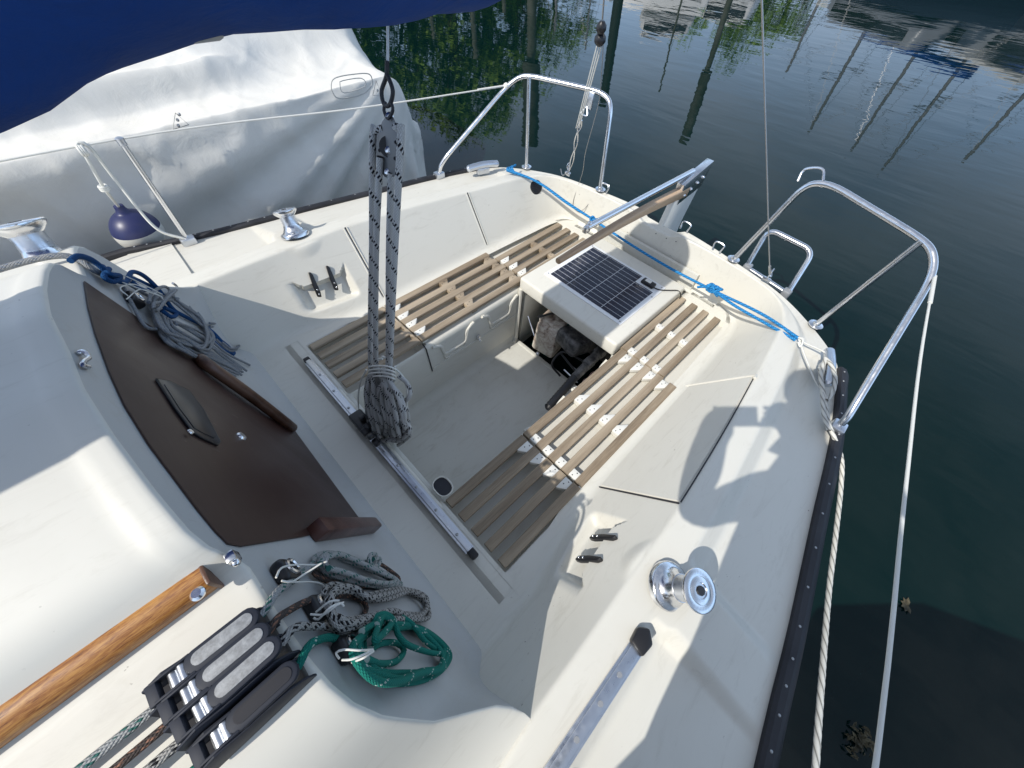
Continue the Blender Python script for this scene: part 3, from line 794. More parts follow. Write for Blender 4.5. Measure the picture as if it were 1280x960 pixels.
mb.add([(1.555-.187,-.225,z), (1.555+.119,-.225,z), (1.555+.119,-.1125,z), (1.555+.187,-.1125,z), (1.555+.187,.225,z), (1.555-.187,.225,z)], [[0,1,2,3,4,5]])
o = mb.build('cells', 'cells', sp, smooth=False)
mb = MB(); mb.box((1.71,-.17,.063), (.042,.075,.018), bev=.006); jb = mb.build('junction_box', 'black', sp)
mb = MB(); mb.box((1.713,-.165,.0725), (.022,.034,.002), bev=.0005); mb.build('label', 'plastic_white', jb)
mb = MB(); mb.tube(cat_rom([(1.705,-.205,.060), (1.72,-.24,.058), (1.76,-.275,.056), (1.80,-.305,.05), (1.815,-.325,.02), (1.80,-.33,-.03)], .006), .003, 8); mb.build('cable', 'black', sp)
mb = MB()
for x in (1.365, 1.745):
    for y in (-.235, .235): mb.lathe([(0,.002), (.004,.002), (.004,0)], (x,y,.055), 10)
mb.lathe([(0,.002), (.004,.002), (.004,0)], (1.64,-.24,.055), 10)
split_build(mb, 'screw', 'grey_metal', sp)
# ---- outboard motor in the well
em = empty('outboard_motor', 'dirty black outboard motor sitting in the open well under the solar panel', 'outboard motor')
def dirty(nt, b):
    n = noise_(nt, coords(nt), 22, 6, .7, .6); L(nt, ramp(nt, n, [(.33, (.14,.10,.075)), (.45, (.42,.34,.28)), (.60, (.66,.62,.54))]), b.inputs['Base Color']); bump(nt, b, n, .6, .01)
MAT['dirty'] = mat('rusty_painted_metal', rough=.7, build=dirty)
def grime(nt, b):
    n = noise_(nt, coords(nt), 30, 5, .7, .4); L(nt, ramp(nt, n, [(.40, (.025,.025,.027)), (.70, (.17,.165,.16))]), b.inputs['Base Color'])
MAT['grime'] = mat('grimy_black_paint', rough=.42, build=grime)
mb = MB(); c = Vector(pz(688,418,-.24)); mb.box(c, (.15,.15,.21), rot=Matrix.Rotation(R(8), 3, 'Z'), bev=.02, taper=(.85,.9)); mb.box(c+Vector((.02,.0,.11)), (.13,.14,.03), rot=Matrix.Rotation(R(8), 3, 'Z'), bev=.01); mb.build('clamp_bracket', 'dirty', em)
mb = MB(); c = Vector(pz(722,424,-.17)); mb.box(c, (.20,.17,.10), rot=Matrix.Rotation(R(-12), 3, 'Z') @ Matrix.Rotation(R(12), 3, 'Y'), bev=.03, seg=4)
mb.box(c+Vector((.06,.02,.06)), (.14,.12,.05), bev=.02, seg=3); mb.box(c+Vector((.17,-.05,-.04)), (.22,.24,.2), bev=.05, seg=3)
for k in range(5): mb.box(c+Vector((-.06+.03*k, -.0, .052)), (.01,.15,.012), bev=.003)
mb.build('cowling', 'grime', em)
a = Vector(pz(764,437,-.10)); b = Vector(pz(737,488,-.16)); d = Vector(pz(703,500,-.20)); e = Vector(pz(692,517,-.18))
a = Vector(pz(750,440,-.12)); b = Vector(pz(718,472,-.13)); 
mb = MB(); mb.tube([a, b], [.026,.022], 12); mb.box(a, (.06,.06,.05), bev=.015); mb.box(a.lerp(b,.45)+Vector((0,0,.004)), (.06,.05,.045), bev=.01); mb.build('tiller_arm', 'grime', em)
g0 = b; g1 = Vector(pz(684,511,-.14))
P = [g0.lerp(g1, t) for t in np.linspace(0, 1, 24)]
mb = MB(); mb.tube(P, [.019 if i % 2 else .0215 for i in range(23)]+[.012], 14); mb.build('grip', 'black', em)
mb = MB(); rr = random.Random(3)
for pts in (((672,396,-.10),(700,392,-.08),(735,405,-.07),(768,425,-.08)), ((690,385,-.12),(712,400,-.06),(740,414,-.08),(775,440,-.10)), ((700,470,-.30),(690,455,-.24),(705,440,-.2),(735,455,-.2)), ((725,470,-.25),(712,455,-.22),(700,440,-.22))):
    mb.tube(cat_rom([pz(*p) for p in pts], .01), .006, 8)
split_build(mb, 'fuel_hose', 'black', em)
mb = MB()
for pts in (((705,462,-.26),(722,478,-.28)), ((712,455,-.26),(728,470,-.28)), ((660,395,-.16),(668,420,-.2)), ((770,430,-.12),(768,452,-.2))):
    mb.tube([pz(*p) for p in pts], .0045, 8)
mb.sphere(pz(752,436,-.11), .010); mb.sphere(pz(672,442,-.3), .012); split_build(mb, 'throttle_rod', 'chrome', em)
mb = MB(); mb.sphere(pz(742,470,-.25), .028, 12, 8, (1.2,.8,.8)); mb.sphere(pz(733,478,-.26), .022, 12, 8); mb.build('primer_bulb', mat('faded_pink_rubber', (.30,.17,.15), .6), em)
# ---- boom with stowed sail
bm_ = empty('boom', 'boom with the sail stowed in a dark blue cover, running overhead', 'boom')
G = []; rb = random.Random(5)
for i, x in enumerate(list(np.linspace(-3.6, .66, 90))+[.70,.73,.75]):
    e = 1.0 if x <= .66 else math.sqrt(max(.0, 1-((x-.66)/.095)**2))
    hw = (.195+.05*sm(.3, -3, x) if True else 0)*e; zb = 1.150+.012*sm(-.1, .3, x)-.075*(1-sm(-.30, .26, x)); hh = (.17+.16*sm(.4, -3.4, x))*e
    row = []
    for j in range(48):
        a = 2*math.pi*j/48
        y = math.sin(a)*hw*(1-.25*max(0, math.cos(a))); zc = zb+hh
        wob = .018*noise.noise(Vector((x*3.2, math.cos(a)*1.2, math.sin(a)*1.2)))+.010*noise.noise(Vector((x*9, math.cos(a)*3, math.sin(a)*3)))
        row.append((x, .045+y*(1+wob*3), zc-math.cos(a)*hh*(1 if math.cos(a) > 0 else 1.25)+wob*e))
    row.append(row[0]); G.append(row)
mb = MB().grid(G); mb.add(G[-1][:-1], [list(range(48))]); mb.build('sail_cover', 'bluecloth', bm_, angle=80)
mb = MB(); mb.box((-1.2,.045,1.235), (3.9,.06,.09), bev=.02); mb.build('spar', 'alu', bm_)
mb = MB(); p = Vector(py(252,40,.03)); mb.box(p+Vector((0,0,.02)), (.05,.025,.06), bev=.008); mb.build('block_fitting', 'grey_metal', bm_)
# ---- mainsheet tackle
ms = empty('mainsheet_tackle', 'black flecked white rope tackle hanging from the boom, tied off in a knotted bundle', 'mainsheet')
NM = (1, 0, -.279); DM = .46-.279*.95
def tp_(a, b, off=0.0): return Vector(pl(a, b, NM, DM+off))
TB = tp_(486,182)
mb = MB(); P = [tp_(485,2,.004), tp_(485,60,.004), tp_(485,78,.004)]; mb.tube(P, .003, 8); mb.build('wire_strop', 'wire', ms)
mb = MB(); mb.tube(cat_rom([tp_(484,76), tp_(483,95), tp_(477,114), tp_(480,130), tp_(487,131), tp_(491,114), tp_(485,95)], .004), .0042, 8); mb.tube(cat_rom([tp_(482,128), tp_(480,138), tp_(485,148), tp_(491,138), tp_(489,128)], .004), .0035, 8); mb.build('shackle', 'rubber', ms)
ctr = [(486,140,5), (478,152,9), (472,165,12), (470,182,15), (471,196,15), (475,208,14), (480,220,10), (487,223,9), (493,220,10), (499,208,13), (503,195,13), (503,180,13), (499,163,10), (493,150,8), (488,140,4)]
o = [tp_(a, b, .012) for a, b, _ in ctr]
cc = sum(o, Vector())/len(o); vn = (Vector(C)-cc).normalized()
mb = MB(); mb.prism([p+vn*.010 for p in o], vn, .004, .0015); mb.prism([p-vn*.018 for p in o], vn, .004, .0015); blk = mb.build('block_cheek', mat('cast_grey_alloy', (.17,.175,.18), .5, .3), ms)
mb = MB()
for a, b in ((478,178), (495,178), (475,188), (497,188), (478,198), (494,198)): mb.lathe([(0,.0008), (.004,.0008), (.004,0)], tp_(a, b, .012)+vn*.0142, 10, vn.to_track_quat('Z','Y').to_matrix())
split_build(mb, 'rivet_hole', 'rubber', blk)
mb = MB()
for a, b in ((486,188), (485,215), (487,146)): mb.lathe([(0,.003), (.005,.003), (.008,.001), (.008,0)], tp_(a, b, .012)+vn*.014, 14, vn.to_track_quat('Z','Y').to_matrix())
split_build(mb, 'pin', 'chrome', blk)
mb = MB(); mb.lathe([(.008,-.006), (.021,-.006), (.017,0), (.021,.006), (.008,.006)], cc, 20, vn.to_track_quat('Z','Y').to_matrix()); mb.build('sheave', 'black', blk)
falls = [((466,172),(465,300),(463,452)), ((475,196),(470,320),(470,455)), ((489,216),(486,330),(485,455)), ((501,172),(494,310),(488,452))]
for k, f in enumerate(falls):
    P = [tp_(a, b, -.004 if k % 2 else .006) for a, b in f]
    if k == 0: P = [tp_(480,160,.01), tp_(470,164,.008)]+P
    if k == 3: P = [tp_(494,158,.0), tp_(500,163,.0)]+P
    P.append(tp_(478+(k-1.5)*6, 510, 0)); mb = MB(); mb.tube(cat_rom(P, .01), .0080, 12); mb.build('fall_rope', 'rope_bw', ms)
# bundle
rb = random.Random(11)
def bund(a, b, dpth): return tp_(a, b, dpth)
mb = MB(); P = []
for k in range(17):
    t = k/16; L0 = 462+(508-462)*0; xx = 460+44*((k*.618) % 1); dz = .035*math.sin(k*2.1)
    P += [bund(468+.35*(xx-468), 466+rb.uniform(-4, 4), dz*.4), bund(xx-2+rb.uniform(-3,3), 500+rb.uniform(-8,8), dz), bund(xx+4, 538+rb.uniform(-8, 10), dz), bund(xx+8+rb.uniform(-2,2), 530, -dz), bund(xx+3, 500, -dz*.8), bund(482, 474, -dz*.3)]
mb.tube(cat_rom(P, .012), .0074, 9); 
P = []
for k in range(26):
    a = k*1.05; P.append(bund(489+22*math.cos(a)+rb.uniform(-2,2), 537+13*math.sin(a)+rb.uniform(-4,4)+k*.35-4, .03*math.sin(a*1.3)+.012))
mb.tube(cat_rom(P, .01), .0072, 10)
P = [bund(498,470,.01), bund(508,478,.02), bund(513,490,.01), bund(508,500,.0), bund(498,498,.01)]; mb.tube(cat_rom(P, .01), .0072, 10)
mb.build('knotted_bundle', 'rope_bw', ms)
mb = MB(); P = []
for k in range(22):
    a = k*1.25; P.append(bund(477+17*math.cos(a), 458+k*.85+4*math.sin(a), .030*math.sin(a)+.0))
P += [bund(470,478,.03), bund(480,500,.035), bund(492,515,.03)]
mb.tube(cat_rom(P, .008), .0030, 8)
mb.tube(cat_rom([bund(458,462,.01), bund(450,480,.01), bund(448,505,.01), bund(452,530,.0), bund(460,545,0)], .01), .0032, 8)
mb.tube(cat_rom([bund(490,458,.01), bund(503,470,.02), bund(509,490,.02), bund(507,512,.02), bund(500,520,.01)], .01), .0032, 8)
mb.tube(cat_rom([bund(478,448,.03), bund(470,452,.02), bund(473,462,.035), bund(486,462,.035), bund(488,450,.03), bund(478,446,.03)], .008), .0042, 8)
mb.build('lashing_cord', 'cord_white', ms)
mb = MB(); q = Vector((.168,.115,.05)); mb.box(q-Vector((0,0,.01)), (.055,.10,.024), bev=.008); 
for k, (a, b) in enumerate(((453,523), (458,533), (463,545), (470,553), (456,540), (464,528))):
    mb.box(Vector(pz(a, b, .07+.01*(k % 3))), (.024,.02,.03), rot=Matrix.Rotation(.5*k, 3, 'X'), bev=.006)
mb.build('traveller_car', 'black', ms)
# ---- rope clutches
def clutch(parent, p0, p1, dark=False):
    p0 = Vector(p0); p1 = Vector(p1); ax = (p1-p0); ln = ax.length; ax.normalize(); up = Vector((0,0,1)); up = (up-ax*up.dot(ax)).normalized(); sd = up.cross(ax)
    m = Matrix((ax, sd, up)).transposed().to_4x4(); m.translation = p0
    def T(mb): mb.v = [tuple(m @ Vector(p)) for p in mb.v]; return mb
    s = ln/.17
    prof = [(-.018,0,-.004), (-.028,0,.014), (-.020,0,.040), (.02,0,.052), (.06,0,.044), (.11,0,.044), (.15,0,.040), (.172,0,.022), (.178,0,.004), (.178,0,-.004)]
    prof = [(a*s, b, c) for a, b, c in prof]
    r = None
    mb = MB()
    for q in (-.0150, .0122): mb.prism([(a, q, c) for a, b, c in prof], (0,1,0), .003, .0008)
    body = T(mb).build('side_plate', 'grey_metal' if False else 'navy', parent)
    mb = MB(); mb.prism([(.045*s,-.0125,0), (.045*s,-.0125,.042), (.155*s,-.0125,.040), (.168*s,-.0125,.02), (.168*s,-.0125,0)], (0,1,0), .025, .002); T(mb).build('core', 'black', body)
    mb = MB(); mb.prism([(-.015*s,-.0125,-.004), (-.022*s,-.0125,.012), (-.012*s,-.0125,.018), (.04*s,-.0125,.018), (.04*s,-.0125,-.004)], (0,1,0), .025, .002); T(mb).build('nose', 'label_dark', body)
    # lever: rounded bar with a window in front
    mb = MB()
    def cap(x0, x1, w, z0, z1, n=8):
        P = []
        for k in range(n+1): a = math.pi/2+math.pi*k/n; P.append((x0+w*math.cos(a), w*math.sin(a), z0))
        for k in range(n+1): a = -math.pi/2+math.pi*k/n; P.append((x1+w*math.cos(a), w*math.sin(a), z1))
        return P
    mb.prism(cap(.070*s, .160*s, .0135, .044, .044), (0,0,1), .009, .003); 
    for q in (-.0125, .0095): mb.prism([(.0, q, .040), (.0, q, .052), (.065*s, q, .053), (.065*s, q, .044)], (0,1,0), .003, .0008)
    mb.prism([(-.006,-.0125,.040), (-.006,-.0125,.050), (.006,-.0125,.052), (.006,-.0125,.040)], (0,1,0), .025, .001)
    lv = T(mb).build('lever', 'navy', parent)
    mb = MB(); mb.prism(cap(.076*s, .158*s, .0080, .0528, .0528), (0,0,1), .0012, .0004); T(mb).build('grip_label', 'label_dark' if dark else 'label', lv)
    mb = MB(); mb.tube([(.045*s,-.011,.043), (.045*s,.011,.043)], .0062, 14); mb.tube([(.028*s,-.011,.040), (.028*s,.011,.040)], .0062, 12); split_build(T(mb), 'roller', 'alu', body)
    return body
bank = empty('rope_clutch_bank', 'bank of three dark rope clutches side by side with worn grey levers', 'rope clutch')
ZC = .712
AX = [((243,825),(313,770)), ((258,845),(326,789)), ((273,865),(340,806)), ((296,898),(362,838))]
def cend(p, q, zt, zb):   # label ends on top of the lever -> base line on the roof
    a = Vector(pz(*p, zt)); b = Vector(pz(*q, zt)); ax = (b-a).normalized(); s = (b-a).length/.098
    p0 = a-ax*.070*s; p1 = p0+ax*.17*s; dz = zb-zt; return p0+Vector((0,0,dz)), p1+Vector((0,0,dz))
AXY = []
for k in range(3):
    p0, p1 = cend(*AX[k], .762, .708); AXY.append((p0, p1)); clutch(bank, p0, p1)
sc1 = empty('rope_clutch', 'single darker rope clutch on the outer side beside the bank of three', 'rope clutch')
p0, p1 = cend(*AX[3], .746, .692); AXY.append((p0, p1)); clutch(sc1, p0, p1, True)
# ---- halyards through the clutches and their coils on the bulkhead
def bkp(a, b, off): return Vector(bk(a, b, off))
def lead(k, wy):
    a, b = AXY[k]; d = (b-a).normalized(); s = a-d*.03+Vector((0,0,.010)); f = Vector((-2.6, s.y+wy, s.z+.02))
    return [f, f.lerp(s, .5), s, a.lerp(b, .80)+Vector((0,0,.020))]
def coilpath(cx, cy_, a, b, rot, n, jit, off0=.010, doff=.006, seed=1, start=0.0, squeeze=None):
    rr = random.Random(seed); P = []; ph = start
    for k in range(n*8):
        t = k/8; lo = int(t); rr2 = random.Random(seed*100+lo)
        ja = 1+rr2.uniform(-jit, jit); jb = 1+rr2.uniform(-jit, jit); ox = rr2.uniform(-jit, jit)*a*.5; oy = rr2.uniform(-jit, jit)*b*.5
        an = ph+2*math.pi*t; x = a*ja*math.cos(an)+ox; y = b*jb*math.sin(an)+oy
        if squeeze: y *= squeeze(math.cos(an))
        X = cx+x*math.cos(rot)-y*math.sin(rot); Y = cy_+x*math.sin(rot)+y*math.cos(rot)
        P.append(bkp(X, Y, off0+doff*((lo*.618) % 1)*n*.5+rr.uniform(0, .003)))
    return P
def rope(name, parts, r, m, label, cat='rope', grp=None, extra=None):
    mb = MB()
    for P in parts: mb.tube(cat_rom(P, .008), r, 10)
    o = mb.build(name, m, None, angle=80); top(o, label, cat, grp)
    return o
def hank(pts, n, seed, jit=3.0, r=.0052, off=.006, lift=.0075):      # n turns through the same pixel outline, jittered
    out = []
    for k in range(n):
        rr = random.Random(seed*31+k); sc_ = 1+rr.uniform(-.13, .06)
        cxm = sum(p[0] for p in pts)/len(pts); cym = sum(p[1] for p in pts)/len(pts)
        dx, dy = rr.uniform(-jit, jit), rr.uniform(-jit, jit)
        for i, p in enumerate(pts):
            out.append(bkp(cxm+(p[0]-cxm)*sc_+dx+rr.uniform(-jit,jit)*.7, cym+(p[1]-cym)*sc_+dy+rr.uniform(-jit,jit)*.7, off+lift*k*(p[2] if len(p) > 2 else 1)+rr.uniform(0,.002)))
    return out
RR_ = .0056
# white and green rope
P = lead(0, .02)+[bkp(345,742,.012), bkp(360,730,.012), bkp(378,716,.012), bkp(392,704,.016)]
H = hank([(399,697), (420,694), (448,704), (478,716), (498,727,.6), (488,733,.7), (462,728), (430,720), (405,709)], 5, 3, 3.0)
H2 = [bkp(400,705,.03), bkp(408,694,.035), bkp(430,697,.025), bkp(450,702,.02), bkp(468,702,.02), bkp(470,694,.03), bkp(463,694,.036), bkp(462,704,.03), bkp(471,708,.024), bkp(475,699,.024), bkp(466,699,.03)]
rope('halyard', [P+H, H2], RR_, 'rope_gw', 'white and green flecked rope, coil lying nearest the dark red wood block', 'rope')
# brown rope
P = lead(1, .02)+[bkp(344,776,.008), bkp(360,764,.012), bkp(385,751,.014), bkp(410,746,.012), bkp(436,745,.010), bkp(452,750,.008), bkp(458,760,.008), bkp(450,774,.008), bkp(432,778,.010), bkp(420,770,.01)]
P2 = [bkp(392,715,.010), bkp(400,722,.012), bkp(415,728,.010), bkp(430,733,.010), bkp(452,742,.012), bkp(470,747,.014), bkp(477,740,.014), bkp(470,732,.010), bkp(455,732,.008)]
P3 = [bkp(474,704,.012), bkp(486,712,.012), bkp(498,722,.012), bkp(496,728,.01), bkp(482,716,.01)]
rope('halyard', [P, P2, P3], .0050, 'rope_brown', 'thin brown grey rope winding between the two white coils')
# white and black rope
P = lead(2, .02)+[bkp(365,787,.014), bkp(390,783,.014), bkp(415,785,.014), bkp(436,796,.012)]
H = hank([(407,750), (418,736), (440,738), (460,748), (485,744), (510,738,.6), (530,750,.5), (535,764,.5), (522,773,.6), (495,768), (470,773), (440,781), (416,776)], 5, 5, 3.8)
rope('halyard', [P, H], RR_, 'rope_bwbig', 'white and black flecked rope, wide loop of its coil above the green one')
# green rope
P = lead(3, .02)+[bkp(384,810,.012), bkp(398,800,.014), bkp(415,797,.012), bkp(432,804,.012), bkp(444,812,.012)]
H = hank([(446,805), (452,828), (472,845,.9), (500,849,.8), (530,842,.7), (553,833,.6), (558,815,.5), (546,798,.5), (522,785,.6), (498,781,.7), (474,779), (456,788)], 5, 8, 4.6)
g2 = [bkp(466,790,.03), bkp(470,772,.04), bkp(482,768,.045), bkp(492,776,.04), bkp(497,792,.034), bkp(510,806,.026), bkp(535,815,.02), bkp(553,818,.02)]
g3 = [bkp(462,812,.012), bkp(478,804,.010), bkp(496,804,.010), bkp(505,813,.010), bkp(496,826,.012), bkp(476,830,.02), bkp(458,824,.03)]
g4 = hank([(468,800), (480,790), (488,776), (478,768), (470,780)], 3, 12, 2.0, off=.035, lift=.004)
g5 = [bkp(500,770,.03), bkp(515,780,.03), bkp(530,800,.02), bkp(545,812,.015)]
rope('halyard', [P+H, g2, g3, g4, g5], RR_, 'rope_green', 'green rope with its thick round coil on the shaded bulkhead')
# bungee loops holding the coils
def bungee(pts, label):
    mb = MB()
    for q in pts: mb.tube(cat_rom([bkp(*p) for p in q], .006), .0015, 8)
    top(mb.build('bungee_loop', 'cord_white', None, angle=80), label, 'cord', 'white elastic cords holding the rope coils')
bungee([((345,722,.026),(352,710,.03),(370,706,.03),(395,706,.035),(408,702,.06)), ((352,726,.026),(365,727,.03),(380,718,.035),(402,704,.06)), ((360,728,.02),(395,728,.012),(410,735,.012))], 'white elastic cord holding the white and green flecked coil')
bungee([((392,772,.026),(398,774,.03),(412,760,.055),(425,754,.06),(430,758,.06)), ((388,768,.026),(405,768,.04),(420,757,.06),(429,753,.06)), ((395,765,.026),(412,752,.05),(424,751,.058))], 'white elastic cord holding the black flecked coil')
bungee([((424,823,.026),(420,816,.03),(430,812,.04),(450,813,.055),(466,812,.06)), ((428,825,.026),(440,824,.05),(455,818,.06),(466,812,.06)), ((440,828,.03),(455,822,.055),(467,814,.06))], 'white elastic cord holding the thick green coil')
# ---- grey and blue coils on the starboard side of the bulkhead
mbp = [[bkp(92,322,.01), bkp(110,325,.02), bkp(150,348,.02), bkp(190,372,.02), bkp(215,375,.03)]]
cgx = []
for k in range(9):
    rr = random.Random(40+k); j = k*1.0; o_ = .006+.006*(k % 5)
    cgx += [bkp(196+rr.uniform(-5,3),372+rr.uniform(-4,6),o_), bkp(192+j*.6,390+rr.uniform(-3,5),o_), bkp(208+rr.uniform(-3,4),412+j*.5,o_), bkp(232,428+rr.uniform(-6,3),o_), bkp(258+rr.uniform(-6,4),440-j,o_), bkp(266+rr.uniform(-8,2),424+rr.uniform(-5,5),o_), bkp(250+j*.3,402+rr.uniform(-5,5),o_), bkp(228,380+rr.uniform(-6,8),o_), bkp(210+rr.uniform(-4,4),367+rr.uniform(-3,5),o_)]
tails = []
for k in range(12):
    rr = random.Random(60+k)
    tails.append([bkp(188+k*3,384+k*2,.012+.004*(k % 3)), bkp(215+(k-6)*1.6+rr.uniform(-3,3),412-(k-6)*1.8+rr.uniform(-3,3),.012+.004*(k % 3)), bkp(245+(k-6)*1.8,430-(k-6)*2.0+rr.uniform(-3,3),.014+.003*(k % 3)), bkp(272+(k-6)*1.5+rr.uniform(-3,3),447-(k-6)*1.6+rr.uniform(-3,3),.012), bkp(297+(k-6)*1.4+rr.uniform(-5,8),464-(k-6)*1.2+rr.uniform(-4,5),.009)])
tails.append([bkp(262,408,.01), bkp(282,412,.012), bkp(294,424,.012), bkp(296,436,.012), bkp(286,438,.012), bkp(270,424,.012)])
tails.append([bkp(262,404,.02), bkp(276,406,.022), bkp(290,416,.022), bkp(300,430,.02), bkp(290,436,.02), bkp(278,428,.02)])
tails.append([bkp(186,378,.03), bkp(190,366,.04), bkp(205,358,.045), bkp(212,364,.04), bkp(204,376,.04), bkp(192,380,.045), bkp(196,388,.04), bkp(210,372,.05), bkp(222,360,.03), bkp(216,354,.03)])
tails.append([bkp(155,360,.01), bkp(168,385,.01), bkp(182,408,.01), bkp(200,412,.012)])
rope('halyard', [mbp[0]+cgx, *tails], .0043, 'rope_grey', 'tangled weathered grey rope coil on the bulkhead beside the covered boat side', 'rope')
bl = [[bkp(88,326,.02), bkp(98,320,.03), bkp(115,325,.03), bkp(130,337,.028), bkp(145,350,.02), bkp(158,352,.02), bkp(165,340,.03), bkp(180,345,.035), bkp(198,362,.03), bkp(215,385,.012), bkp(230,395,.010), bkp(262,412,.008), bkp(280,430,.008), bkp(292,440,.008), bkp(290,444,.008)],
      [bkp(128,333,.02), bkp(136,342,.03), bkp(150,345,.03), bkp(142,352,.02), bkp(130,346,.02), bkp(136,336,.03)],
      [bkp(160,346,.02), bkp(176,352,.02), bkp(190,360,.02), bkp(178,362,.02), bkp(164,352,.02)],
      [bkp(205,384,.006), bkp(220,392,.006), bkp(214,396,.006), bkp(202,388,.006)], [bkp(268,420,.005), bkp(284,432,.005), bkp(292,442,.005), bkp(280,438,.005), bkp(266,426,.005)]]
rope('halyard', bl, .0062, 'rope_navy', 'dark blue rope threaded through the tangled grey coil', 'rope')
bungee([((158,374,.02),(175,362,.03),(196,368,.04),(204,374,.05)), ((150,352,.02),(178,362,.04),(200,370,.05)), ((140,338,.02),(172,352,.035),(203,368,.05)), ((160,370,.02),(150,360,.02),(170,356,.03),(204,372,.05))], 'white elastic cord holding the tangled grey coil')
# grey line over the roof edge to the cabin winch
mb = MB(); mb.tube(cat_rom([(-1.6,.53,.715), (-.6,.52,.722), (-.31,.53,.722), (-.2,.515,.722), (-.165,.50,.705), bk(118,338,.01), bk(150,352,.012)], .01), .007, 10)
top(mb.build('sheet_rope', 'rope_grey', None, angle=80), 'grey rope lying along the roof edge past the far cabin winch', 'rope')
# ---- blue lashing across the cockpit with its white bridle
mb = MB(); P = [(1.66,.875,.262), (1.74,.70,.236), (1.79,.50,.18), (1.83,.33,.145), (1.84,.07,.12), (1.83,-.20,.12), (1.795,-.46,.155), (1.73,-.70,.215), (1.655,-.872,.25)]
mb.tube(cat_rom(P, .01), .0065, 10); mb.tube(cat_rom([tuple(np.array(p)+np.array([.014*math.sin(i*.8), .0, -.006])) for i, p in enumerate(P[:4])], .01), .006, 10)
mb.tube(cat_rom([(1.795,-.46,.155), (1.745,-.58,.175), (1.70,-.71,.205), (1.645,-.865,.243)], .01), .0065, 10)
rr = random.Random(9); Q = []
for k in range(20): a = k*1.4; Q.append((1.80+.018*math.cos(a), -.455+.030*math.sin(a*.63)+.006*math.cos(a*2.1), .158+.018*math.sin(a)))
Q += [(1.79,-.41,.15), (1.775,-.385,.14)]
mb.tube(cat_rom(Q, .006), .0062, 8)
Q = []
for k in range(10): a = k*1.4; Q.append((1.83+.012*math.cos(a), .32+.018*math.sin(a*.6), .145+.014*math.sin(a)))
Q += [(1.80,.32,.12), (1.785,.318,.09)]
mb.tube(cat_rom(Q, .006), .006, 8)
for k in range(3): mb.tube(cat_rom([(1.70+.03*k,.90,.25), (1.66+.02*k,.87,.262), (1.68,.83,.255)], .01), .006, 8)
top(mb.build('lashing_rope', 'rope_blue', None, angle=80), 'bright blue rope stretched across the stern above the seats, with knots', 'rope')
mb = MB(); p = (1.652,-.872,.25)
mb.tube(cat_rom([p, (1.655,-.90,.246), (1.665,-.985,.245), (1.61,-1.02,.235)], .01), .0036, 8); mb.tube(cat_rom([p, (1.60,-.93,.232), (1.52,-1.00,.225), (1.49,-1.035,.222)], .01), .0036, 8)
for k in range(3): mb.tube(cat_rom([(1.65,-.868,.256), (1.642+.004*k,-.885,.262), (1.62,-.895,.245), (1.63,-.878,.25)], .005), .0036, 8)
top(mb.build('bridle_cord', 'cord_white', None, angle=80), 'thin white cord tying the blue rope to the quarter cleat', 'cord')
# ---- mooring line
mb = MB(); P = [pz(1032,448,.262), pz(1026,470,.255), pz(1031,500,.235), pz(1036,530,.222), pz(1044,550,.205), py(1052,575,-1.235), py(1051,610,-1.29), py(1045,665,-1.335), py(1036,740,-1.375), py(1027,850,-1.40), py(1019,965,-1.42), py(1010,1150,-1.44)]
def lay(d, a): return 1+.16*abs(math.sin(math.pi*(d*40+a*3)))
mb.tube(cat_rom(P, .004), .0068, 14, rfun=lay)
mb.tube(cat_rom([pz(1032,448,.262), pz(1040,458,.27), pz(1044,475,.265), pz(1040,492,.25), pz(1033,500,.24)], .005), .0068, 12, rfun=lay)
mb.tube(cat_rom([pz(1025,460,.25), pz(1028,490,.24), pz(1030,518,.23), pz(1036,538,.225)], .004), .0066, 12, rfun=lay)
top(mb.build('mooring_line', 'laid', None, angle=80), 'thick twisted white rope from the quarter cleat along the black rub rail', 'mooring line')
# ---- lifelines, backstays
mb = MB(); mb.tube(cat_rom([(1.80,-1.045,.598), (1.3,-1.10,.605), (.8,-1.17,.61), (.2,-1.25,.62), (-1.2,-1.40,.63)], .1), .0036, 8)
mb.tube([(1.80,-1.045,.600), (1.62,-1.065,.601)], .006, 8)
top(mb.build('lifeline', 'cord_white', None, angle=80), 'white coated lifeline wire running down the dark water side', 'lifeline')
mb = MB(); mb.tube(cat_rom([(1.80,1.045,.598), (1.0,1.20,.600), (.094,1.378,.617), (-1.4,1.42,.63)], .1), .0036, 8); mb.tube([(1.82,1.04,.60), (1.62,1.08,.60)], .0055, 8); mb.sphere((1.79,1.04,.60), .016, 10, 8); mb.sphere((1.81,1.03,.61), .012, 10, 8)
top(mb.build('lifeline', 'cord_white', None, angle=80), 'thin white lifeline in front of the tarpaulin, over the fender', 'lifeline')
b0 = Vector((1.945,-.61,.27)); b1 = Vector(pl(952,-8,(1,0,.5),1.945+.135)); far = b0.lerp(b1, 1.25)
mb = MB(); mb.tube([b0, far], .0028, 8); mb.tube([b0, b0.lerp(b1,.05)], .006, 8)
top(mb.build('backstay', 'wire', None), 'single thin steel backstay rising from the stern beside the ladder', 'wire stay')
NS = (1,0,.5); DS = 1.958+.5*.25
def s_(a, b): return Vector(pl(a, b, NS, DS))
bs = empty('backstay_tackle', 'backstay adjuster of thin rope and blocks rising from the stern near the fairlead', 'backstay')
mb = MB()
for dx in (-3, 0, 3): mb.tube([s_(722+dx*.6,160), s_(749+dx,58)], .0028, 8)
mb.build('purchase_rope', 'cord_white', bs)
mb = MB()
